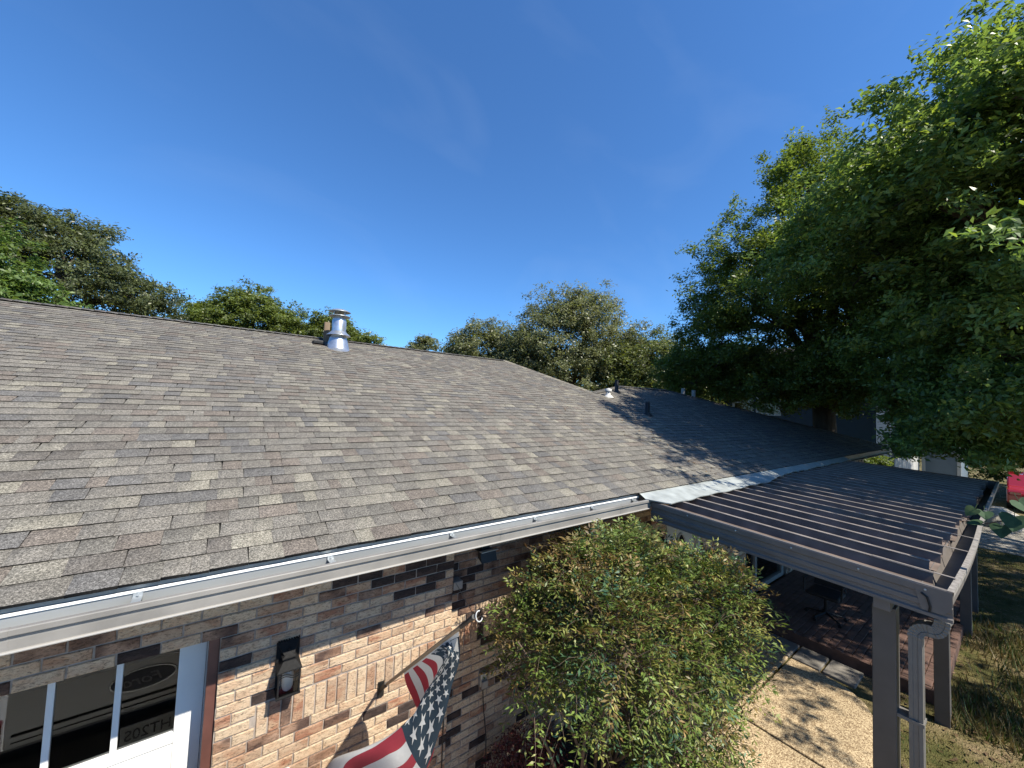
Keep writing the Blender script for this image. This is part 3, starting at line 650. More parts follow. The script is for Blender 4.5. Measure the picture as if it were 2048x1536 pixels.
# ------------------------------------------------------------------ wall lantern
def lantern(name, loc, label):
    e = empty(name, (0,0,0)); tag(e, label, 'lantern', None)
    bk = M.get('lampblack') or M.setdefault('lampblack', mat('lantern black', (.02,.02,.021), .72, spec=.14, noise=(60,.3), bump=(220,.15,.001))); X, Y, Z = loc         # X,Z = centre bottom of the lamp body, Y = wall face
    def fr(nm, prof, parent=e): return MB().add(*prof).build(nm, bk, parent)
    bp = MB(); bp.box(X-.074, X+.074, Y-.018, Y-.001, Z+.17, Z+.325)
    # ribbed top of back plate and its sloped hood
    bp.add([(X-.07,Y-.018,Z+.325),(X+.07,Y-.018,Z+.325),(X+.03,Y-.085,Z+.262),(X-.03,Y-.085,Z+.262),(X-.07,Y-.018,Z+.318),(X+.07,Y-.018,Z+.318),(X+.03,Y-.085,Z+.255),(X-.03,Y-.085,Z+.255)], [(0,1,2,3),(4,7,6,5),(0,3,7,4),(1,5,6,2),(3,2,6,7)])
    for k in range(9): bp.box(X-.066+k*.0165, X-.058+k*.0165, Y-.022, Y-.001, Z+.325, Z+.335)
    bp.build('back_plate', bk, e)
    roofm = MB()
    def frust(z0, a0, z1, a1, y0a, y0b, y1a, y1b): # rect at z0: half-width a0, y from y0a(front) to y0b(back)
        roofm.add([(X-a0,y0a,z0),(X+a0,y0a,z0),(X+a0,y0b,z0),(X-a0,y0b,z0),(X-a1,y1a,z1),(X+a1,y1a,z1),(X+a1,y1b,z1),(X-a1,y1b,z1)], [(0,3,2,1),(4,5,6,7),(0,1,5,4),(1,2,6,5),(2,3,7,6),(3,0,4,7)])
    frust(Z+.182,.076, Z+.226,.040, Y-.138, Y-.002, Y-.095, Y-.03)
    frust(Z+.176,.078, Z+.182,.078, Y-.142, Y-.002, Y-.142, Y-.002)
    frust(Z+.226,.036, Z+.245,.036, Y-.092, Y-.032, Y-.092, Y-.032)
    frust(Z+.245,.046, Z+.252,.046, Y-.104, Y-.03, Y-.104, Y-.03)
    frust(Z+.252,.044, Z+.278,.010, Y-.10, Y-.035, Y-.072, Y-.055)
    ro = roofm.build('hood', bk, e, bevel=.0015)
    MB().lathe([(0,.024),(.006,.021),(.008,.014),(.006,.007),(.004,0)], (X,Y-.064,Z+.278), 10).build('finial', bk, e, True)
    cg = MB()
    for sx in (-1, 1):
        for yy in (Y-.132, Y-.012): cg.box(X+sx*.066-.005, X+sx*.066+.005, yy-.005, yy+.005, Z+.012, Z+.178)
    for zz in (Z+.135, Z+.15):      # curled bars across the front
        cg.tube([(X-.066+.132*k/12, Y-.136, zz+.012*math.sin(k/12*math.pi*2)) for k in range(13)], .003, 5)
        for sx in (-1,1): cg.tube([(X+sx*.068, Y-.132+.12*k/8, zz+.010*math.sin(k/8*math.pi*2)) for k in range(9)], .003, 5)
    cg.build('cage', bk, e)
    MB().box(X-.076, X+.076, Y-.142, Y-.002, Z, Z+.012).build('tray', bk, e, bevel=.002)
    gm = MB(); a, b, c, d = X-.062, X+.062, Y-.128, Y-.014; z0, z1 = Z+.013, Z+.176
    gm.add([(a,c,z0),(b,c,z0),(b,c,z1),(a,c,z1)], [(0,1,2,3)]); gm.add([(a,c,z0),(a,d,z0),(a,d,z1),(a,c,z1)], [(0,1,2,3)]); gm.add([(b,c,z0),(b,d,z0),(b,d,z1),(b,c,z1)], [(0,1,2,3)])
    gm.build('glass', M['lampglass'], e)
    MB().lathe([(0,.135),(.02,.132),(.034,.118),(.037,.10),(.036,.03),(.030,.01),(.022,0)], (X,Y-.07,Z+.014), 16).build('bulb', M['pvc'], e, True)
    return e
lantern('wall_lantern', (.515, WL, 1.747), 'black square wall lantern with clear glass on the sunlit brick beside the garage door')
lantern('wall_lantern', (5.45, WRr, 1.70), 'black wall lantern in shade beside the white entry door')

# ------------------------------------------------------------------ flag and pole
fp_ = empty('flag_pole'); tag(fp_, 'tan wooden flag pole angled out from a bracket on the brick wall', 'flag pole')
T_, Bp = Vector((1.26, 1.95, 2.63)), Vector((1.23, 3.29, 1.445))
MB().tube([Bp + (T_-Bp)*t for t in (.02, .3, .6, .9)], [.0125]*4, 10).build('pole', M['polewood'], fp_)
MB().tube([Bp + (T_-Bp)*t for t in (.9, .985, .99, 1.0)], [.0135,.0135,.017,.014], 10).build('tip_sleeve', M['black'], fp_)
br = MB(); br.tube([Bp + (T_-Bp)*t for t in (-.005, .085)], .018, 10); br.box(1.205,1.255,3.285,3.301,1.38,1.50); br.build('bracket', M['black'], fp_)
rg = MB(); rc = T_ + Vector((.028,-.012,.0)); rg.tube([rc + Vector((.022*math.cos(a), .010*math.sin(a), .026*math.sin(a))) for a in [1.2 + 4.6*k/14 for k in range(15)]], .0035, 6); rg.build('hook', M['pvc'], fp_)
MB().tube([(1.94,3.36,2.12), T_ + Vector((0,.01,.01))], .0022, 5).build('guy_wire', M['black'], fp_)
CP = np.array([[[1.256, 2.112, 2.487], [1.254, 2.228, 2.385], [1.251, 2.345, 2.282], [1.25, 2.403, 2.231], [1.249, 2.461, 2.179], [1.245, 2.641, 2.021], [1.24, 2.868, 1.821]],
 [[1.34, 2.224, 2.217], [1.27, 2.195, 2.281], [1.225, 2.174, 2.326], [1.245, 2.19, 2.305], [1.26, 2.235, 2.27], [1.3, 2.537, 1.995], [1.28, 2.88, 1.676]],
 [[1.34, 2.291, 2.009], [1.265, 2.306, 2.061], [1.21, 2.301, 2.113], [1.24, 2.315, 2.078], [1.26, 2.351, 2.037], [1.33, 2.566, 1.844], [1.33, 2.811, 1.561]],
 [[1.31, 2.332, 1.812], [1.235, 2.383, 1.856], [1.17, 2.41, 1.914], [1.2, 2.432, 1.866], [1.22, 2.44, 1.833], [1.33, 2.565, 1.688], [1.36, 2.692, 1.506]],
 [[1.25, 2.467, 1.38], [1.19, 2.457, 1.482], [1.12, 2.476, 1.638], [1.09, 2.499, 1.728], [1.11, 2.623, 1.594], [1.3, 2.64, 1.464], [1.38, 2.589, 1.41]],
 [[1.14, 2.579, 1.144], [1.07, 2.557, 1.327], [0.995, 2.54, 1.55], [0.965, 2.597, 1.606], [0.93, 2.675, 1.552], [1.2, 2.758, 1.291], [1.35, 2.649, 1.192]],
 [[1.02, 2.605, 1.034], [0.93, 2.758, 1.117], [0.86, 2.779, 1.3], [0.8, 2.757, 1.421], [0.745, 2.915, 1.344], [0.98, 2.8, 1.05], [1.22, 2.75, 0.95]],
 [[0.95, 2.6, 0.72], [0.88, 2.68, 0.78], [0.8, 2.72, 0.92], [0.78, 2.76, 1.0], [0.72, 2.85, 1.05], [0.86, 2.85, 0.75], [1.1, 2.8, 0.62]]])
US = np.array([0,.154,.308,.385,.462,.7,1.0]); VS = np.array([0,.1,.2,.3,.4,.55,.75,1.0])
def hermite(xs, ps, x):
    """Catmull-Rom style interpolation of ps (k,...) at scalar x over uneven knots"""
    i = int(np.clip(np.searchsorted(xs, x) - 1, 0, len(xs)-2)); h = xs[i+1]-xs[i]; t = (x-xs[i])/h
    d = lambda k: (ps[min(k+1,len(xs)-1)] - ps[max(k-1,0)]) / (xs[min(k+1,len(xs)-1)] - xs[max(k-1,0)])
    return (2*t**3-3*t*t+1)*ps[i] + (t**3-2*t*t+t)*h*d(i) + (-2*t**3+3*t*t)*ps[i+1] + (t**3-t*t)*h*d(i+1)
def fsurf(u, v):
    row = np.stack([hermite(VS, CP[:, j], v) for j in range(7)]); p = hermite(US, row, u)
    p = p + np.array((.006*math.sin(v*23+u*5), .004*math.sin(u*31+v*9), 0)) * min(1, v*6); return p
def cloth_mat(name, col):
    m = mat(name, col, .85, noise=(60,.06), bump=(900,.15,.001)); t = m.node_tree; b = t.nodes["Principled BSDF"]; out = t.nodes["Material Output"]
    tr = t.nodes.new("ShaderNodeBsdfTranslucent"); tr.inputs[0].default_value = (*col, 1); mx = t.nodes.new("ShaderNodeMixShader"); mx.inputs[0].default_value = .22
    t.links.new(b.outputs[0], mx.inputs[1]); t.links.new(tr.outputs[0], mx.inputs[2]); t.links.new(mx.outputs[0], out.inputs[0]); return m
fl_red, fl_white, fl_blue = cloth_mat('flag red', (.40,.03,.05)), cloth_mat('flag white', (.74,.73,.70)), cloth_mat('flag blue', (.015,.04,.065))
flag = MB(); NU, NV = 52, 80
for j in range(NV+1):
    for i in range(NU+1): flag.v.append(tuple(fsurf(i/NU, j/NV)))
for j in range(NV):
    for i in range(NU):
        u, v = (i+.5)/NU, (j+.5)/NV
        mi = 2 if (u < 7/13 and v < .4) else (int(u*13) % 2)
        if v < .02: mi = 1
        flag.f.append((j*(NU+1)+i, j*(NU+1)+i+1, (j+1)*(NU+1)+i+1, (j+1)*(NU+1)+i)); flag.m.append(mi)
flo = flag.build('flag', [fl_red, fl_white, fl_blue], None, True)
tag(flo, 'red white and blue stars and stripes flag hanging folded from the wall pole', 'flag')
stars = MB()
for r_ in range(9):
    for c_ in range(6 if r_ % 2 == 0 else 5):
        uc = (r_+1)/10*(7/13); vc = ((c_*2+1 if r_ % 2 == 0 else c_*2+2))/12*.4
        ring = []
        for k in range(10):
            rr = .040 if k % 2 == 0 else .0155; an = math.pi/2 + k*math.pi/5
            ring.append((uc - rr*math.sin(an)*1.0, vc + rr*math.cos(an)*.50))
        ring = [(min(max(u,.002),.99), max(v,.021)) for u, v in ring]
        e_ = .004; n_ = np.cross(fsurf(uc+e_,vc)-fsurf(uc-e_,vc), fsurf(uc,vc+e_)-fsurf(uc,vc-e_)); n_ = n_/np.linalg.norm(n_)
        for sg in (1, -1):
            cpt = fsurf(uc, vc) + n_*.0035*sg; vs = [cpt] + [fsurf(u, v) + n_*.0035*sg for u, v in ring]
            stars.add(vs, [(0, 1+k, 1+(k+1) % 10) for k in range(10)])
stars.build('stars', fl_white, flo)
lb = []
for (u, v) in ((.02,.025),(.13,.025),(.13,.075),(.02,.075)): lb.append(fsurf(u, v))
n_ = np.cross(lb[1]-lb[0], lb[3]-lb[0]); n_ /= np.linalg.norm(n_)
for sg in (1, -1): MB().add([p + n_*.005*sg for p in lb], [(0,1,2,3)]).build('care_label', fl_white, flo)

# ------------------------------------------------------------------ flood light, wall boxes, cable
fl_ = empty('flood_light'); tag(fl_, 'small black flood light mounted under the eave beside the wall corner', 'light')
MB().box(1.99, 2.08, 3.0, 3.42, 2.50, 2.60).build('mount', M['black'], fl_, bevel=.004)
hd = MB(); hd.add([(1.95,2.93,2.44),(2.12,2.93,2.44),(2.12,2.96,2.535),(1.95,2.96,2.535),(1.97,3.03,2.46),(2.10,3.03,2.46),(2.10,3.04,2.53),(1.97,3.04,2.53)], [(0,1,2,3),(4,7,6,5),(0,4,5,1),(2,6,7,3),(1,5,6,2),(0,3,7,4)]); hd.build('head', M['black'], fl_, bevel=.004)
MB().box(1.945, 2.125, 2.925, 2.965, 2.535, 2.542).build('visor', M['galv'], fl_)
jb = box('junction_box', 1.89, 1.99, 3.30, 3.41, 2.07, 2.15, M['soffit'], bevel=.008); tag(jb, 'small beige junction box high on the brick by the wall corner', 'box')
ob_ = empty('outlet_box'); tag(ob_, 'grey weatherproof outlet box on the brick low beside the leafy shrub', 'outlet')
MB().box(2.28,2.36,3.35,3.405,1.00,1.12).build('cover', M['galv'], ob_, bevel=.006); MB().box(2.285,2.355,3.325,3.352,.99,1.06).build('flap', M['soffit'], ob_, bevel=.004)
MB().tube([(2.32,3.37,1.0),(2.33,3.36,.8),(2.36,3.33,.5),(2.35,3.3,.1)], .006, 6).build('cable', M['rubber'], ob_)
cb = MB().tube([(1.83,3.292,1.33),(1.845,3.292,1.28),(1.84,3.292,1.0),(1.845,3.292,.5),(1.84,3.292,.0)], .006, 6).build('cable', M['rubber']); tag(cb, 'thin black cable running down the brick behind the flag', 'cable')

# ------------------------------------------------------------------ foliage
def leaf_mesh(C, Nn, Dd, L, Wd, fold=.18):
    """C centres, Nn normals, Dd direction, L lengths, Wd widths -> diamond leaves (n*4 verts)"""
    n = len(C); Nn = Nn/np.linalg.norm(Nn, axis=1)[:,None]; Dd = Dd - Nn*np.sum(Dd*Nn, 1)[:,None]; Dd /= np.linalg.norm(Dd, axis=1)[:,None]+1e-9; Sd = np.cross(Nn, Dd)
    L = L[:,None]; Wd = Wd[:,None]
    V = np.stack([C - Dd*L*.5, C - Dd*L*.02 + Sd*Wd*.5 + Nn*Wd*fold, C + Dd*L*.5 - Nn*L*.08, C - Dd*L*.02 - Sd*Wd*.5 + Nn*Wd*fold], 1).reshape(-1, 3)
    F = np.arange(4*n).reshape(n, 4); return V, F
def unit(n): v = RNG.normal(size=(n,3)); return v/np.linalg.norm(v, axis=1)[:,None]
def crown(name, lobes, nclump, per, leafL, clump_r, base, parent, tip=.25, tipc=(.16,.20,.03), flat=.75, shell=.55, hang=0, low=-.6):
    wts = np.array([l[6] for l in lobes]); wts = wts/wts.sum(); cc = []
    for l, n in zip(lobes, RNG.multinomial(nclump, wts)):
        d = unit(n); d[:,2] = np.where(d[:,2] < low, -d[:,2], d[:,2]); rr = RNG.uniform(shell**3, 1, n)**(1/3)*RNG.uniform(.86,1.10,n); rr = np.where(RNG.random(n) < .13, RNG.uniform(1.05, 1.34, n), rr)
        cc.append(np.array(l[:3]) + d*rr[:,None]*np.array(l[3:6]))
    cc = np.concatenate(cc); N = len(cc)*per
    csz = RNG.uniform(.6, 1.35, len(cc)); ctone = RNG.uniform(.72, 1.25, len(cc))
    # several twigs per clump, leaves along each
    tw_ = 5; td = unit(len(cc)*tw_).reshape(len(cc), tw_, 3); td[:,:,2] = td[:,:,2]*.6 + .12
    ci = np.repeat(np.arange(len(cc)), per); ti = RNG.integers(0, tw_, N); s = RNG.uniform(.1, 1, N)**.8
    pos = cc[ci] + td[ci, ti]*(s*clump_r*csz[ci])[:,None] + RNG.normal(size=(N,3))*clump_r*.22*np.array((1,1,flat))
    if hang: pos[:,2] -= s*hang*clump_r
    ctr = np.average(np.array([l[:3] for l in lobes]), axis=0)
    nn = unit(N)*.8 + np.array((0,0,.65)) + (pos-ctr)/np.linalg.norm(pos-ctr, axis=1)[:,None]*.35
    dd = td[ci, ti] + unit(N)*.8
    L = leafL*RNG.uniform(.6, 1.25, N); V, F = leaf_mesh(pos, nn, dd, L, L*RNG.uniform(.34,.5,N))
    b = np.array(base); c = b*(ctone[ci]*RNG.uniform(.7,1.3,N))[:,None]
    k = (RNG.random(N) < tip*(s**2)); c[k] = c[k]*.35 + np.array(tipc)*RNG.uniform(.6,1.1,(k.sum(),1))*.65
    c = np.clip(c, .005, .5)
    return fast_mesh(name, V, F, M['leaf'], parent, np.repeat(c, 4, 0)), cc
def tree(name, label, base, trunk_r, fork, lobes, nclump, per, leafL, clump_r, col, group='broadleaf trees around the house', lean=(0,0), **kw):
    e = empty(name); tag(e, label, 'tree', group)
    co, cc = crown('crown', lobes, nclump, per, leafL, clump_r, col, e, **kw)
    tb = MB(); bx, by = base; f = Vector((bx+lean[0], by+lean[1], fork))
    tb.tube([(bx,by,-.3), (bx+lean[0]*.1,by+lean[1]*.1,.2), (bx+lean[0]*.5+.1,by+lean[1]*.5-.06,fork*.55), f], [trunk_r*1.5, trunk_r*1.1, trunk_r*.95, trunk_r*.85], 10)
    for l in lobes:
        c = Vector(l[:3]); rr = trunk_r*(.35+.4*min(1, l[6])); mid = f.lerp(c, .5) + Vector((random.uniform(-.4,.4), random.uniform(-.4,.4), random.uniform(.1,.6)))
        tb.tube([f - Vector((0,0,.3)), f.lerp(mid,.5)+Vector((0,0,.1)), mid, mid.lerp(c,.6)+Vector((random.uniform(-.2,.2),random.uniform(-.2,.2),.1)), c], [rr, rr*.8, rr*.62, rr*.45, rr*.25], 7)
        near = sorted(range(len(cc)), key=lambda k: (Vector(cc[k])-c).length)[:70]
        for k in random.sample(near, min(16, len(near))):
            q = Vector(cc[k]); m_ = c.lerp(q,.45)+Vector((random.uniform(-.25,.25),random.uniform(-.25,.25),random.uniform(-.1,.3))); tb.tube([mid.lerp(c, random.uniform(.2,1)), m_, q], [rr*.26, rr*.16, rr*.05], 5, False)
    tb.build('trunk', M['bark'], e, True)
    return e
OAK = (.10,.145,.034); OAK2 = (.105,.13,.045); LIME = (.095,.155,.042); GREY = (.13,.145,.07)
# big oak beyond the far roof corner
tree('oak_tree', 'tall dense dark green oak standing behind the far corner of the shingle roof', (19.6, 4.9), .42, 4.6,
     [(18.6,5.8,8.4,4.0,4.2,3.4,1.2),(19.0,4.6,11.6,3.2,3.4,2.9,.9),(17.2,7.6,6.4,2.4,2.2,2.3,.8),(18.6,3.0,7.6,3.3,2.8,3.0,1.0),(17.0,6.4,8.6,2.6,2.6,2.3,.6),(19.4,5.2,14.0,1.7,1.8,1.5,.35),(17.6,5.0,5.2,2.6,2.6,1.1,.6),(19.0,8.4,5.6,2.0,1.9,1.6,.4),(20.0,2.4,11.0,3.0,2.6,2.8,.8),(19.0,6.6,4.9,2.8,2.4,1.0,.6),(17.2,9.0,5.2,1.8,1.6,1.4,.45),(19.8,2.6,5.6,2.6,2.0,1.8,.7),(18.4,4.0,4.5,2.4,2.4,.9,.6),(20.8,4.2,8.6,2.2,2.6,2.6,.6)],
     2100, 140, .135, .50, OAK, tip=.5, tipc=(.15,.20,.03))
# oak over the patio and lawn, mostly out of view, throws the dappled shade
tree('oak_tree', 'near oak with large glossy leaves overhanging the patio cover and lawn', (15.2, -3.6), .36, 3.4,
     [(12.4,-1.4,7.0,4.5,3.4,2.7,1.4),(12.2,-1.2,9.6,3.2,2.6,2.0,.8),(13.6,.2,5.4,2.8,2.0,1.7,.9),(11.2,-2.6,6.2,2.4,2.4,1.7,.45),(12.8,.1,11.2,1.5,1.4,1.1,.28),(15.2,-2.6,8.5,3.0,2.8,2.4,.7),(11.8,.15,4.1,1.8,.9,.85,.4),(14.6,1.3,7.4,2.6,1.7,2.0,.8),(15.5,.2,3.8,2.4,1.6,1.1,.6),(13.0,.9,3.5,1.6,.9,.8,.35),(17.5,1.2,4.4,2.0,1.4,1.3,.5),(13.8,.6,10.6,2.0,1.5,1.5,.6),(15.6,2.0,5.6,2.0,1.3,1.3,.5),(13.2,2.5,8.2,3.0,2.0,1.7,.8),(11.0,.9,8.4,2.4,2.0,1.4,.55),(15.2,3.2,8.4,2.8,2.0,1.8,.7),(9.7,-.6,8.3,2.1,2.0,1.4,.5)],
     2300, 140, .125, .42, (.115,.18,.050), tip=.6, tipc=(.25,.33,.065))
tree('oak_tree', 'broad oak shading the end of the lawn past the patio cover', (21.5, -6.0), .4, 4.0,
     [(19.5,-5.2,9.0,4.2,3.6,3.0,1),(18.0,-3.6,11.5,3.4,3.0,2.4,.8),(21.5,-3.4,7.0,3.2,2.6,2.2,.6),(16.0,-5.5,10.0,3.2,3.0,2.2,.7),(24.0,-1.8,6.0,3.0,2.6,2.4,.6)], 620, 110, .19, .66, OAK)
tree('oak_tree', 'oak crown closing the view behind the navy house and shed', (40.0, -5.0), .4, 4.0,
     [(38,0,5.0,4.0,5.0,5.0,1),(37,-5,5.0,3.5,4.5,5.0,.8),(41,6,7.0,4.0,5.0,6.0,.8),(34,2.5,3.5,2.0,2.5,3.2,.5)], 900, 70, .30, 1.0, OAK)
for k, (hx, hy, hr, hz) in enumerate(((34,-3.2,2.0,4.2),(34.5,-.4,2.0,4.6),(25.6,4.6,1.2,1.6),(24.4,6.6,1.5,2.0),(34,2.2,1.8,4.4))):
    e = empty('evergreen_shrub'); tag(e, ['dark rounded shrub past the front of the red parked car','tall dark shrub directly behind the red parked car','low dark shrub at the foot of the navy house','larger dark shrub under the big oak by the navy house','tall dark shrub standing just behind the grey blue shed'][k], 'shrub')
    crown('foliage', [(hx,hy,hz*.55,hr,hr,hz*.6,1)], 150, 80, .16, .42, OAK, e); MB().tube([(hx,hy,-.1),(hx+.1,hy,hz*.4),(hx,hy,hz*.8)], [.09,.06,.02], 6).build('stem', M['bark'], e)
# trees beyond the house
tree('oak_tree', 'grey green live oaks broad crown behind the lower wing ridge', (22, 21.5), .45, 5,
     [(20.6,21.4,8.4,4.0,3.6,3.4,1),(22.0,20.0,10.2,3.0,3.0,2.4,.6),(24,18.2,7.2,3.2,3.0,2.6,.6),(19.0,22.6,7.0,2.6,2.6,2.4,.4),(21.5,20.6,5.8,4.4,3.6,2.6,.9),(17.4,24.0,5.6,2.4,2.4,2.0,.5)], 1250, 90, .19, .70, GREY)
tree('oak_tree', 'round grey green oak directly behind the end of the main ridge', (17.5, 27.5), .35, 4.5,
     [(17.2,27.2,7.4,3.0,2.8,2.9,1),(15.6,28.2,6.4,1.9,1.9,2.0,.4),(19.6,25.5,7.4,2.3,2.3,2.2,.5),(16.0,27.6,5.8,3.4,2.6,1.8,.6)], 700, 80, .22, .75, GREY)
tree('oak_tree', 'lower olive oak between the wing ridge and the big dark oak', (25.0, 15.6), .35, 4,
     [(24.5,16.0,6.4,3.4,3.0,2.4,1),(26.2,13.6,5.6,2.6,2.4,2.0,.5),(23.0,17.5,5.0,2.4,2.2,2.2,.5),(25.0,15.2,4.2,3.6,3.0,2.0,.8)], 800, 85, .20, .7, OAK2)
tree('oak_tree', 'open crowned oak with a bare slanting limb above the left part of the ridge', (-6.5, 25.2), .38, 6.0,
     [(-5.6,25.2,8.6,2.6,2.6,1.7,1),(-4.0,25.6,8.0,1.9,2.0,1.3,.6),(-6.3,25.2,10.0,1.9,1.9,1.2,.5),(-8.4,25.6,9.6,2.2,2.2,1.6,.6),(-3.2,25.8,7.2,1.2,1.4,1.2,.35),(-7.4,25.0,10.9,.8,.8,.5,.1),(-5.0,25.3,10.6,.9,.9,.5,.1)], 620, 85, .15, .50, (.085,.105,.048))
tree('maple_tree', 'fresh lime green leafy tree at the far left behind the ridge', (-6.6, 18.6), .25, 4.2,
     [(-6.4,18.5,7.0,1.7,1.7,1.5,1),(-5.1,18.6,6.4,1.0,1.2,.75,.45),(-7.4,18.5,6.5,1.5,1.5,1.4,.5)], 260, 85, .15, .42, LIME, tip=.4, tipc=(.16,.23,.05))
tree('oak_tree', 'evenly domed green tree behind the ridge left of the metal chimney', (1.8, 32), .35, 5,
     [(1.3,32,8.4,2.6,2.6,2.3,1),(-.9,32.4,7.8,1.8,1.9,1.7,.5),(3.6,31.6,7.8,2.0,2.0,1.7,.5)], 640, 85, .19, .55, (.10,.135,.034))
tree('oak_tree', 'small rounded green tree right behind the metal chimney', (6.6, 29.4), .28, 5,
     [(6.0,29.4,8.0,1.6,1.7,1.5,1),(7.9,28.8,7.2,1.35,1.4,1.3,.6)], 330, 80, .19, .5, (.10,.135,.034))
tree('oak_tree', 'tiny pale treetop showing alone above the middle of the ridge', (15.3, 34.4), .22, 6,
     [(15.4,34.4,9.0,1.0,1.0,.8,1),(14.6,34.6,8.4,.8,.8,.6,.5)], 60, 60, .24, .5, GREY)

# heavenly-bamboo style shrub by the wall: canes, pinnate fronds, berries
sh = empty('nandina_shrub', (0,0,0)); tag(sh, 'big leafy green shrub with bronze tips growing against the brick wall', 'shrub')
lob = [(3.05,2.25,1.82,.98,.76,.66,1.0),(3.62,2.05,1.85,.78,.68,.60,.6),(3.2,2.5,2.24,.95,.46,.34,.6),(2.35,2.55,1.80,.40,.42,.45,.3),(3.55,1.95,1.0,.50,.45,.62,.42),(4.05,2.05,1.65,.40,.42,.42,.2),(3.2,1.75,.7,.35,.35,.45,.2),(2.55,2.0,2.1,.36,.36,.34,.2),(3.95,1.8,2.15,.34,.34,.30,.18)]
def in_any(p): return any(((p[0]-l[0])/l[3])**2+((p[1]-l[1])/l[4])**2+((p[2]-l[2])/l[5])**2 < 1 for l in lob)
fr_c, fr_d = [], []
wts = np.array([l[6] for l in lob]); wts /= wts.sum()
for l, n in zip(lob, RNG.multinomial(4300, wts)):
    d = unit(n); d[:,2] = np.where(d[:,2] < -.6, -d[:,2], d[:,2]); rr = RNG.uniform(.30, 1, n)**(1/2.2)*RNG.uniform(.88,1.1,n); rr = np.where(RNG.random(n) < .05, RNG.uniform(1.08, 1.3, n), rr)
    fr_c.append(np.array(l[:3]) + d*rr[:,None]*np.array(l[3:6])); fr_d.append(d)
# stray sprays over the path
ex0 = np.array([(4.45,1.55,1.05),(4.6,1.62,.9),(4.35,1.5,.8),(4.72,1.7,1.2),(4.5,1.5,.62),(4.62,1.8,1.45),(4.55,1.9,1.75),(4.4,1.7,2.02)]); ex = np.array([(3.111, 1.6, 1.746), (3.303, 1.58, 1.593), (3.482, 1.55, 1.406), (3.382, 1.55, 1.328), (3.841, 1.6, 1.403), (3.509, 1.52, 1.217), (4.485, 1.85, 1.538), (4.347, 1.85, 1.8), (3.902, 1.75, 1.559), (3.088, 1.55, 1.579)]); fr_c.append(ex); fr_d.append(np.tile((.5,-.45,-.35),(len(ex),1)))
fc = np.concatenate(fr_c); fd = np.concatenate(fr_d); fc[:,0] = 3.15 + (fc[:,0]-3.15)*.90; fc[:,1] = np.minimum(fc[:,1], 3.22); fc[:,2] = np.minimum(fc[:,2], 2.62)
LC, LN, LD, LL, LCol = [], [], [], [], []
bronze = np.array((.27,.115,.06)); rach = MB()
for p, d in zip(fc, fd):
    d = d*.75 + RNG.normal(size=3)*.45 + np.array((0,0,.25)); d /= np.linalg.norm(d)
    fl_len = RNG.uniform(.16,.30); side = np.cross(d, (0,0,1)); side /= np.linalg.norm(side)+1e-6; up = np.cross(side, d)
    hgt = (p[2]-.6)/2.0
    pb = .05 + .22*max(0, hgt-.5) + (.22 if (p[0] > 3.9 or (p[2] > 2.15 and p[0] < 3.0)) else 0) + (.30 if math.sin(p[0]*6.1+p[2]*4.3)*math.cos(p[1]*5.2+p[2]*3.1) > .74 else 0)
    isb = RNG.random() < pb; tone = RNG.uniform(.7,1.3)
    base = (np.array((.115,.165,.036)) if RNG.random() < .58 else np.array((.19,.20,.05)) if RNG.random() < .8 else np.array((.055,.115,.055)))*tone
    if isb: base = base*.45 + bronze*RNG.uniform(.5,1.0)*.6
    npair = RNG.integers(6, 10)
    for k in range(npair):
        s = (k+.6)/npair; q = p + d*fl_len*s - np.array((0,0,1))*fl_len*.35*s*s
        for sg in (-1, 1):
            ld = side*sg*.8 + d*.55 + RNG.normal(size=3)*.22 - np.array((0,0,.22)); ld /= np.linalg.norm(ld)
            off = RNG.uniform(.01,.065)*(1-.45*s); LC.append(q + ld*(off+.018)); LD.append(ld); LN.append(up + RNG.normal(size=3)*.45 + np.array((0,0,.3))); LL.append(RNG.uniform(.038,.062)); LCol.append(base*RNG.uniform(.75,1.3))
    LC.append(p + d*fl_len*1.04 - np.array((0,0,1))*fl_len*.35); LD.append(d); LN.append(up); LL.append(.055); LCol.append(base)
    rach.tube([p - d*.1, p + d*fl_len*.5 - Vector((0,0,fl_len*.09)), p + d*fl_len - Vector((0,0,fl_len*.35))], [.0028,.002,.001], 3, False)
LL = np.array(LL); V, F = leaf_mesh(np.array(LC), np.array(LN), np.array(LD), LL, LL*RNG.uniform(.25,.33,len(LL)), .14)
tag(fast_mesh('foliage', V, F, M['leafn'], sh, np.repeat(np.clip(np.array(LCol)*.86,.004,.5), 4, 0)), kind='stuff')
rach.build('stalks', M['cane'], sh)
for k in range(20):
    bx, by = 3.25 + random.gauss(0,.17), 2.62 + random.gauss(0,.10); tgt = random.choice(lob); tp = Vector(tgt[:3]) + Vector((random.uniform(-.5,.5), random.uniform(-.4,.3), random.uniform(-.1,.3)))
    b0 = Vector((bx,by,-.03)); MB().tube([b0, b0.lerp(tp,.35)+Vector((0,.04,.18)), b0.lerp(tp,.7)+Vector((0,.03,.12)), tp], [.017,.014,.011,.006], 7).build('cane', M['cane'], sh, True)
M['berry'] = mat('berry red', (.24,.07,.055), .5)
for (bx,by,bz) in ((3.95,1.50,1.62),(2.95,1.55,1.55),(3.02,1.58,1.32),(2.6,1.75,2.0),(3.85,1.6,2.1),(3.6,1.62,.72),(2.75,1.62,1.75)):
    bb = MB()
    for k in range(46):
        o = RNG.normal(size=3)*np.array((.055,.045,.06)); cpos = (bx+o[0], by+o[1], bz+o[2]-.004)
        bb.lathe([(0,.006),(.0052,.003),(.0052,-.003),(0,-.006)], cpos, 5)
    tag(bb.build('berry_cluster', M['berry'], sh), kind='stuff')
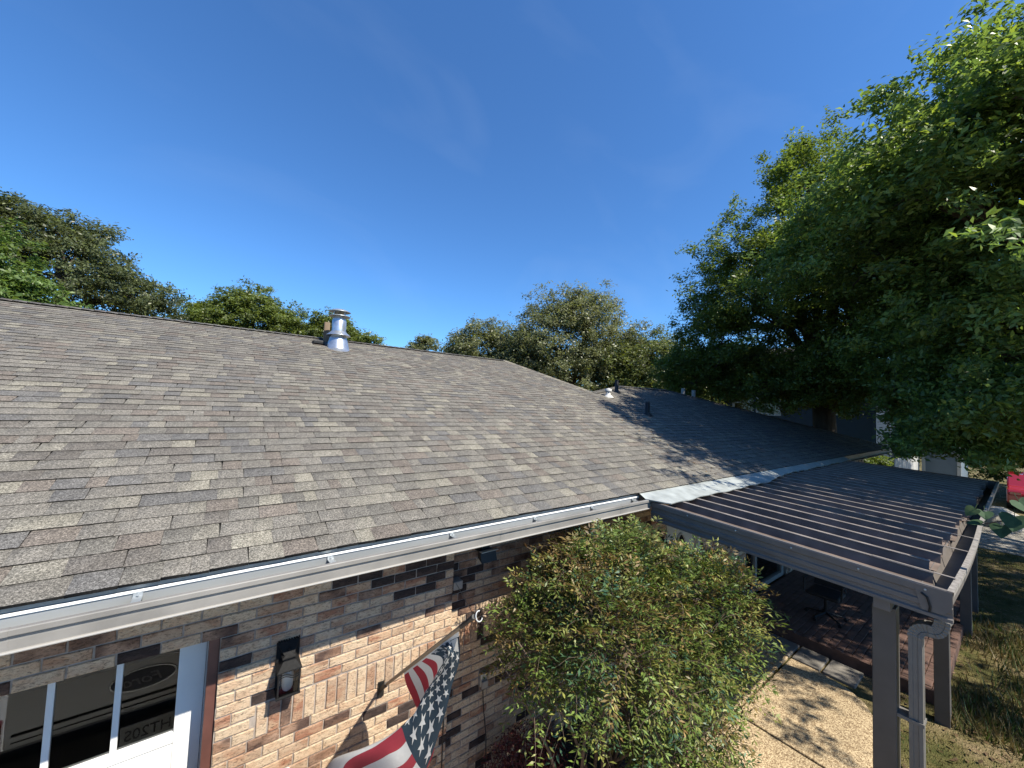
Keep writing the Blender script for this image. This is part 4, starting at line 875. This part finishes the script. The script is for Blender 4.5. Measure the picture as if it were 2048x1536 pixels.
# low bronze red shrub at the foot of the wall
bsh = empty('barberry_shrub'); tag(bsh, 'low dark red leaved shrub at the foot of the brick wall', 'shrub')
N = 5200; d = unit(N); pos = np.array((2.55,2.95,.30)) + d*(RNG.uniform(.2,1,N)**.5)[:,None]*np.array((.50,.36,.42)); pos[:,2] = np.maximum(pos[:,2], .03)
V, F = leaf_mesh(pos, unit(N)+np.array((0,-.3,.6)), unit(N), RNG.uniform(.02,.035,N), RNG.uniform(.012,.018,N))
fast_mesh('foliage', V, F, M['leafn'], bsh, np.repeat(np.array((.085,.022,.022))*RNG.uniform(.5,1.5,(N,1)), 4, 0))
st = MB()
for k in range(14):
    an = random.uniform(0,6.28); st.tube([(2.55,2.95,0),(2.55+.2*math.cos(an),2.95+.15*math.sin(an),.25),(2.55+.38*math.cos(an),2.95+.26*math.sin(an),.5)], [.008,.006,.003], 4)
st.build('stems', M['cane'], bsh)

# redbud sapling with heart leaves reaching over the patio gutter
rb = empty('redbud_sapling'); tag(rb, 'slender sapling with big dark heart shaped leaves beside the patio gutter', 'tree')
MB().tube([(5.5,-1.05,-.1),(5.46,-.95,1.2),(5.35,-.75,2.2),(5.2,-.42,2.9),(5.08,-.1,3.16),(5.02,.08,3.12),(5.0,.22,3.05)], [.035,.03,.024,.016,.009,.005,.003], 7).build('trunk', M['cane'], rb, True)
def heart(nm, c, size, nrm, dr, colr):
    pr = [(0,-.5),(.22,-.30),(.42,-.02),(.50,.22),(.40,.42),(.22,.46),(.06,.38),(0,.30),(-.06,.38),(-.22,.46),(-.40,.42),(-.50,.22),(-.42,-.02),(-.22,-.30)]
    nrm = Vector(nrm).normalized(); dr = Vector(dr); dr = (dr - nrm*dr.dot(nrm)).normalized(); sd_ = nrm.cross(dr)
    V = [Vector(c) + sd_*(x*size) - dr*(y*size) + nrm*(abs(x)*size*.22 - y*y*size*.12) for x, y in pr]; V.append(Vector(c))
    # stalk
    b = MB(); b.add(V, [(14, i, (i+1) % 14) for i in range(14)]); b.tube([Vector(c)-dr*size*.3, Vector(c)-dr*size*.55+Vector((0,0,.03))], .002, 4)
    o = b.build(nm, colr, rb); return o
HL = mat('redbud leaf', (.06,.115,.055), .7, spec=.12, noise=(30,.2)); HL2 = mat('redbud young leaf', (.14,.20,.075), .7, spec=.12, noise=(30,.2))
for (c, s_, n_, d_, mm) in (((5.0,.055,3.11),.16,(-.8,-.1,.55),(.0,.1,-1),HL),((5.0,.115,3.03),.13,(-.75,.2,.5),(0,-.1,-1),HL),((5.03,.0,3.24),.15,(-.7,-.4,.6),(.1,-.3,-.8),HL),((5.0,.27,3.14),.10,(-.7,.3,.5),(0,.4,-.8),HL2),((5.02,.20,3.13),.10,(-.6,-.2,.7),(0,.1,-1),HL),((5.0,.25,3.05),.11,(-.3,.1,.95),(0,.6,-.5),HL),((5.1,-.12,3.2),.15,(-.7,-.2,.7),(0,-.3,-1),HL),((5.15,-.3,3.0),.15,(-.7,-.2,.7),(0,-.3,-1),HL2),((5.3,-.6,2.6),.15,(-.7,-.2,.7),(.3,-.3,-1),HL),((5.25,-.45,3.05),.14,(-.5,-.2,.7),(.5,.3,-1),HL)):
    heart('leaf', c, s_, n_, d_, mm)

# grass: blades along the porch edge and over the lawn
def blades(n, x0, x1, y0, y1, hmin, hmax, name, label):
    x = RNG.uniform(x0,x1,n); y = RNG.uniform(y0,y1,n); keep = (np.sin(x*1.7+1)+np.cos(y*2.3+x*.7)+RNG.normal(size=n)*.6) > -.2; x, y = x[keep], y[keep]; n = len(x)
    h = RNG.uniform(hmin,hmax,n); an = RNG.uniform(0,6.28,n); wd = .004+h*.03; ln = RNG.normal(size=(n,2))*h[:,None]*.35
    b0 = np.c_[x-np.cos(an)*wd, y-np.sin(an)*wd, np.full(n,-.04)]; b1 = np.c_[x+np.cos(an)*wd, y+np.sin(an)*wd, np.full(n,-.04)]; t = np.c_[x+ln[:,0], y+ln[:,1], h-.03]
    V = np.stack([b0,b1,t],1).reshape(-1,3); F = np.arange(3*n).reshape(n,3); c = np.where((RNG.random(n)<.6)[:,None], np.array((.13,.105,.045)), np.array((.045,.075,.016)))*RNG.uniform(.6,1.3,(n,1))
    o = fast_mesh(name, V, F, M['leafn'], None, np.repeat(c,3,0)); tag(o, label, 'grass', kind='stuff')
blades(3500, 7.7, 13, -.1, .70, .06, .22, 'grass', 'tufts of green grass along the porch edge under the patio posts')
blades(60000, 5.8, 24, -3.0, 1.1, .015, .045, 'grass', 'short patchy lawn beside the porch')
# fallen leaves on the lawn and in the gutter
N = 2600; pos = np.c_[RNG.uniform(6,18,N), RNG.uniform(-3,1.2,N), RNG.uniform(-.02,.0,N)]; V, F = leaf_mesh(pos, unit(N)*.3+np.array((0,0,1)), unit(N), RNG.uniform(.05,.09,N), RNG.uniform(.02,.04,N))
tag(fast_mesh('leaf_litter', V, F, M['leafn'], None, np.repeat(np.array((.12,.08,.045))*RNG.uniform(.5,1.3,(N,1)),4,0)), 'brown fallen leaves scattered on the lawn', 'leaves', kind='stuff')

N = 420; xr = RNG.uniform(5.5,18,N); yr = RNG.uniform(2.9,6.8,N); k_ = yr < 2.8 + (18.6-xr)*.95; xr, yr = xr[k_], yr[k_]; N = len(xr)
pos = np.c_[xr, yr, zr(yr)+.016]; V, F = leaf_mesh(pos, unit(N)*.25+np.array((0,-.33,1)), unit(N), RNG.uniform(.04,.075,N), RNG.uniform(.015,.03,N))
tag(fast_mesh('leaf_litter', V, F, M['leafn'], None, np.repeat(np.array((.15,.10,.055))*RNG.uniform(.5,1.4,(N,1)),4,0)), 'dry fallen leaves lying on the shaded shingles', 'leaves', kind='stuff')
N = 160; xr = RNG.uniform(4.3,12.5,N); yr = RNG.uniform(.5,2.5,N); pos = np.c_[xr, yr, 2.777-(2.70-yr)*.0425-.066]; V, F = leaf_mesh(pos, unit(N)*.25+np.array((0,0,1)), unit(N), RNG.uniform(.04,.08,N), RNG.uniform(.015,.03,N))
tag(fast_mesh('leaf_litter', V, F, M['leafn'], None, np.repeat(np.array((.17,.115,.065))*RNG.uniform(.5,1.4,(N,1)),4,0)), 'dry fallen leaves caught between the patio cover ribs', 'leaves', kind='stuff')

# ------------------------------------------------------------------ patio chair
pcx, pcy, pz = 9.15, 2.25, .157
pch = empty('patio_chair'); tag(pch, 'black swivel patio chair in the shade under the patio cover', 'chair')
MB().box(pcx-.25,pcx+.25,pcy-.24,pcy+.24,pz+.42,pz+.49).build('seat', M['rubber'], pch, bevel=.03)
bk_ = MB(); bk_.add([(pcx+.22,pcy-.24,pz+.50),(pcx+.22,pcy+.24,pz+.50),(pcx+.34,pcy+.22,pz+1.05),(pcx+.34,pcy-.22,pz+1.05),(pcx+.26,pcy-.24,pz+.50),(pcx+.26,pcy+.24,pz+.50),(pcx+.38,pcy+.22,pz+1.05),(pcx+.38,pcy-.22,pz+1.05)], [(0,3,2,1),(4,5,6,7),(0,1,5,4),(2,3,7,6),(1,2,6,5),(0,4,7,3)]); bk_.build('backrest', M['rubber'], pch, bevel=.015)
MB().tube([(pcx,pcy,pz+.08),(pcx,pcy,pz+.43)], .028, 10).build('pedestal', M['black'], pch)
for sy in (-1,1): MB().tube([(pcx+.24,pcy+sy*.27,pz+.68),(pcx-.18,pcy+sy*.28,pz+.68),(pcx-.21,pcy+sy*.27,pz+.46)], .016, 7).build('armrest', M['black'], pch)
for k in range(5):
    an = k*2*math.pi/5+.3; ex_, ey_ = pcx+.30*math.cos(an), pcy+.30*math.sin(an)
    lg = MB().tube([(pcx,pcy,pz+.11),(ex_,ey_,pz+.065)], [.022,.015], 7).build('leg', M['black'], pch)
    MB().tube([(ex_-.012,ey_,pz+.03),(ex_+.012,ey_,pz+.03)], .03, 10).build('caster', M['black'], lg)

# ------------------------------------------------------------------ white pickup on the drive (seen mirrored in the garage panes)
tk = empty('pickup_truck'); tag(tk, 'white pickup truck backed up to the garage door, mirrored in its panes', 'truck')
TX, TY = -.32, 2.62; tw2 = .98
body = MB()
body.box(TX-tw2, TX+tw2, -.2, TY-.06, .62, 1.0); body.box(TX-tw2, TX-tw2+.09, -.2, TY-.06, 1.0, 1.45); body.box(TX+tw2-.09, TX+tw2, -.2, TY-.06, 1.0, 1.45); body.box(TX-tw2+.09, TX+tw2-.09, -.2, -.1, 1.0, 1.45)
body.build('bed', M['truckwhite'], tk, bevel=.03)
cabm = MB(); cabm.extrude([(-.22,.62),(-.22,1.35),(-.45,1.98),(-1.95,2.0),(-2.6,1.45),(-3.55,1.36),(-3.68,1.15),(-3.68,.62)], 'x', TX-tw2+.02, TX+tw2-.02).build('cab', M['truckwhite'], tk, bevel=.05)
for sx in (-1, 1):
    MB().add([(TX+sx*(tw2-.018),-.42,1.42),(TX+sx*(tw2-.018),-.6,1.88),(TX+sx*(tw2-.018),-1.9,1.9),(TX+sx*(tw2-.018),-2.35,1.46)], [(0,1,2,3)]).build('side_window', M['autoglass'], tk)
    for wy in (1.45, -2.75):
        wh = MB(); wh.tube([(TX+sx*(tw2-.26), wy, .40),(TX+sx*(tw2-.0), wy, .40)], .40, 22); wo = wh.build('wheel', M['rubber'], tk); MB().tube([(TX+sx*(tw2-.02), wy, .40),(TX+sx*(tw2+.008), wy, .40)], .22, 18).build('rim', M['chrome'], wo)
    MB().box(TX+sx*(tw2-.10)-.085, TX+sx*(tw2-.10)+.085, TY-.07, TY+.004, 1.1, 1.42).build('tail_light', M['taillight'], tk, bevel=.02)
tg = MB().box(TX-.78, TX+.78, TY-.055, TY, 1.215, 1.72).build('tailgate', M['truckwhite'], tk, bevel=.015)
MB().box(TX-.74, TX+.74, TY-.002, TY+.006, 1.30, 1.318).build('crease', M['dark'], tg)
MB().box(TX-.74, TX+.74, TY-.002, TY+.006, 1.255, 1.262).build('crease', M['dark'], tg)
def oval(cx, cy, cz, a, b, t, m, nm, p, N=36): 
    vs = [(cx+a*math.cos(2*math.pi*k/N), cy, cz+b*math.sin(2*math.pi*k/N)) for k in range(N)] + [(cx+a*math.cos(2*math.pi*k/N)*.97, cy+t, cz+b*math.sin(2*math.pi*k/N)*.97) for k in range(N)]
    return MB().add(vs, [tuple(range(N)), tuple(range(N,2*N))[::-1]] + [(k,(k+1)%N,N+(k+1)%N,N+k) for k in range(N)]).build(nm, m, p)
bcx, bcz = -.36, 1.46
oval(bcx, TY, bcz, .215, .088, .010, M['chrome'], 'badge_rim', tg); oval(bcx, TY+.006, bcz, .203, .078, .010, M['badgeblue'], 'badge', tg)
def text(body_, size, loc, m, nm, p, shear=0, sx=1.0):
    cu = bpy.data.curves.new(nm, 'FONT'); cu.body = body_; cu.size = size; cu.align_x = 'CENTER'; cu.align_y = 'CENTER'; cu.shear = shear; cu.extrude = .002
    to = bpy.data.objects.new(nm, cu); COL.objects.link(to); bpy.context.view_layer.update()
    me = bpy.data.meshes.new_from_object(to.evaluated_get(bpy.context.evaluated_depsgraph_get())); bpy.data.objects.remove(to)
    me.materials.append(m); o = bpy.data.objects.new(nm, me); COL.objects.link(o); o.parent = p
    o.matrix_local = Matrix.Translation(loc) @ Matrix.Rotation(math.pi, 4, 'Z') @ Matrix.Rotation(math.pi/2, 4, 'X') @ Matrix.Scale(sx, 4, (1,0,0)); return o
text('Ford', .112, (bcx, TY+.019, bcz), mat('badge script', (.45,.46,.48), .4), 'badge_lettering', tg, .35, 1.15)
bum = MB().box(TX-.95, TX+.95, TY-.08, TY+.10, .80, 1.19).build('bumper', M['dark'], tk, bevel=.03)
MB().box(-.30-.17, -.30+.17, TY+.095, TY+.108, 1.005, 1.165).build('number_plate', M['plate'], bum, bevel=.004)
text('HT20S', .115, (-.30, TY+.112, 1.085), M['ink'], 'plate_lettering', bum, 0, .9)

# ------------------------------------------------------------------ neighbours
nb = empty('neighbour_house'); tag(nb, 'two storey navy blue house with white framed windows behind the big oak', 'house')
NX0, NX1, NYa, NYb = 27, 36, 4.6, 15
MB().box(NX0, NX1, NYa, NYb, -.1, 6.2).build('wall', M['navy'], nb)
lp = MB()
for k in range(40): lp.box(NX0-.016, NX0-.001, NYa, NYb, k*.155, k*.155+.145); lp.box(NX0, NX1, NYa-.016, NYa-.001, k*.155, k*.155+.145)
tag(lp.build('siding', M['navy'], nb), kind='stuff')
MB().add([(NX0-.5,NYa-.5,6.2),(NX1+.5,NYa-.5,6.2),(NX1+.5,NYb+.5,6.2),(NX0-.5,NYb+.5,6.2),(NX0+4.5,NYa+3,8.6),(NX0+4.5,NYb-3,8.6)], [(0,1,4),(1,2,5,4),(2,3,5),(3,0,4,5),(0,3,2,1)]).build('roof', M['nroof'], nb)
for (yc, zc, wy, hz) in ((6.15, 4.95, .62, .85), (9.45, 4.55, .55, .62), (10.9, 4.55, .5, .62)):
    wf = MB(); x_ = NX0-.06
    wf.box(x_, NX0-.017, yc-wy-.13, yc-wy, zc-hz-.15, zc+hz+.12); wf.box(x_, NX0-.017, yc+wy, yc+wy+.13, zc-hz-.15, zc+hz+.12); wf.box(x_, NX0-.017, yc-wy, yc+wy, zc-hz-.15, zc-hz); wf.box(x_, NX0-.017, yc-wy, yc+wy, zc+hz, zc+hz+.12); wf.box(x_+.01, NX0-.02, yc-wy, yc+wy, zc-.03, zc+.03)
    wo = wf.build('window', M['whitetrim'], nb); MB().box(NX0-.024, NX0-.018, yc-wy, yc+wy, zc-hz, zc+hz).build('pane', M['autoglass'], wo)
part('corner_board', NX0-.05, NX0+.12, NYa-.05, NYa+.12, -.1, 6.2, M['navy'], nb)
shd = empty('garden_shed'); tag(shd, 'grey blue shed with white trim beyond the end of the patio cover', 'shed')
MB().box(27.4, 31, 1.75, 3.0, -.1, 2.75).build('wall', M['greyblue'], shd)
MB().extrude([(1.45,2.72),(3.3,2.72),(2.375,3.25)], 'x', 27.1, 31.2).build('roof', M['nroof'], shd)
for yy in (1.75, 2.88): part('corner_board', 27.36, 27.4, yy, yy+.12, -.1, 2.72, M['whitetrim'], shd)
part('eave_board', 27.08, 27.1, 1.45, 3.3, 2.60, 2.72, M['whitetrim'], shd)
fen = empty('board_fence'); tag(fen, 'white board fence in sun beside the grey blue shed', 'fence')
for k in range(34):
    fx = 21.2 + k*.175; part('board', fx, fx+.165, 3.05+random.uniform(-.004,.004), 3.075, -.05, 2.3+random.uniform(-.01,.01), M['whitetrim'], fen)
for zz in (.5, 1.9): part('rail', 21.1, 27.2, 3.078, 3.12, zz, zz+.09, M['whitetrim'], fen)
# red parked car
rc_ = empty('parked_car'); tag(rc_, 'red parked car past the end of the lawn, half hidden by leaves', 'car')
cx0, cy0 = 28.4, -.45
MB().extrude([(cx0,.35),(cx0-.02,.75),(cx0+.15,.95),(cx0+.9,1.02),(cx0+1.5,1.52),(cx0+3.0,1.55),(cx0+3.9,1.05),(cx0+4.5,.95),(cx0+4.55,.35)], 'y', cy0-.9, cy0+.95).build('body', M['red'], rc_, bevel=.06)
for yy in (cy0-.905, cy0+.955): MB().add([(cx0+1.0,yy,1.04),(cx0+1.55,yy,1.46),(cx0+2.95,yy,1.48),(cx0+3.7,yy,1.06)], [(0,1,2,3)]).build('side_window', M['autoglass'], rc_)
for xx in (cx0+.85, cx0+3.65):
    for yy in (cy0-.75, cy0+.8): MB().tube([(xx,yy-.12,.32),(xx,yy+.17,.32)], .32, 18).build('wheel', M['rubber'], rc_)
for yy in (cy0-.65, cy0+.7): MB().box(cx0-.03, cx0+.05, yy-.16, yy+.16, .72, .86).build('tail_light', M['taillight'], rc_, bevel=.02)
# pale boulder by the gravel
bo = MB(); bo.lathe([(0,.62),(.35,.60),(.7,.46),(.92,.2),(.95,-.1)], (0,0,0), 18)
bo.v = [(24.2+x*(1+.12*math.sin(y*5+z*4)), .62+y*.7*(1+.1*math.sin(x*6)), z-.02+.04*math.sin(x*4+y*3)) for x, y, z in bo.v]
tag(bo.build('landscape_rock', mat('limestone', (.55,.50,.42), .9, noise=(3,.2), bump=(14,.7,.03)), None, True), 'pale rounded landscape rock at the edge of the gravel', 'rock')
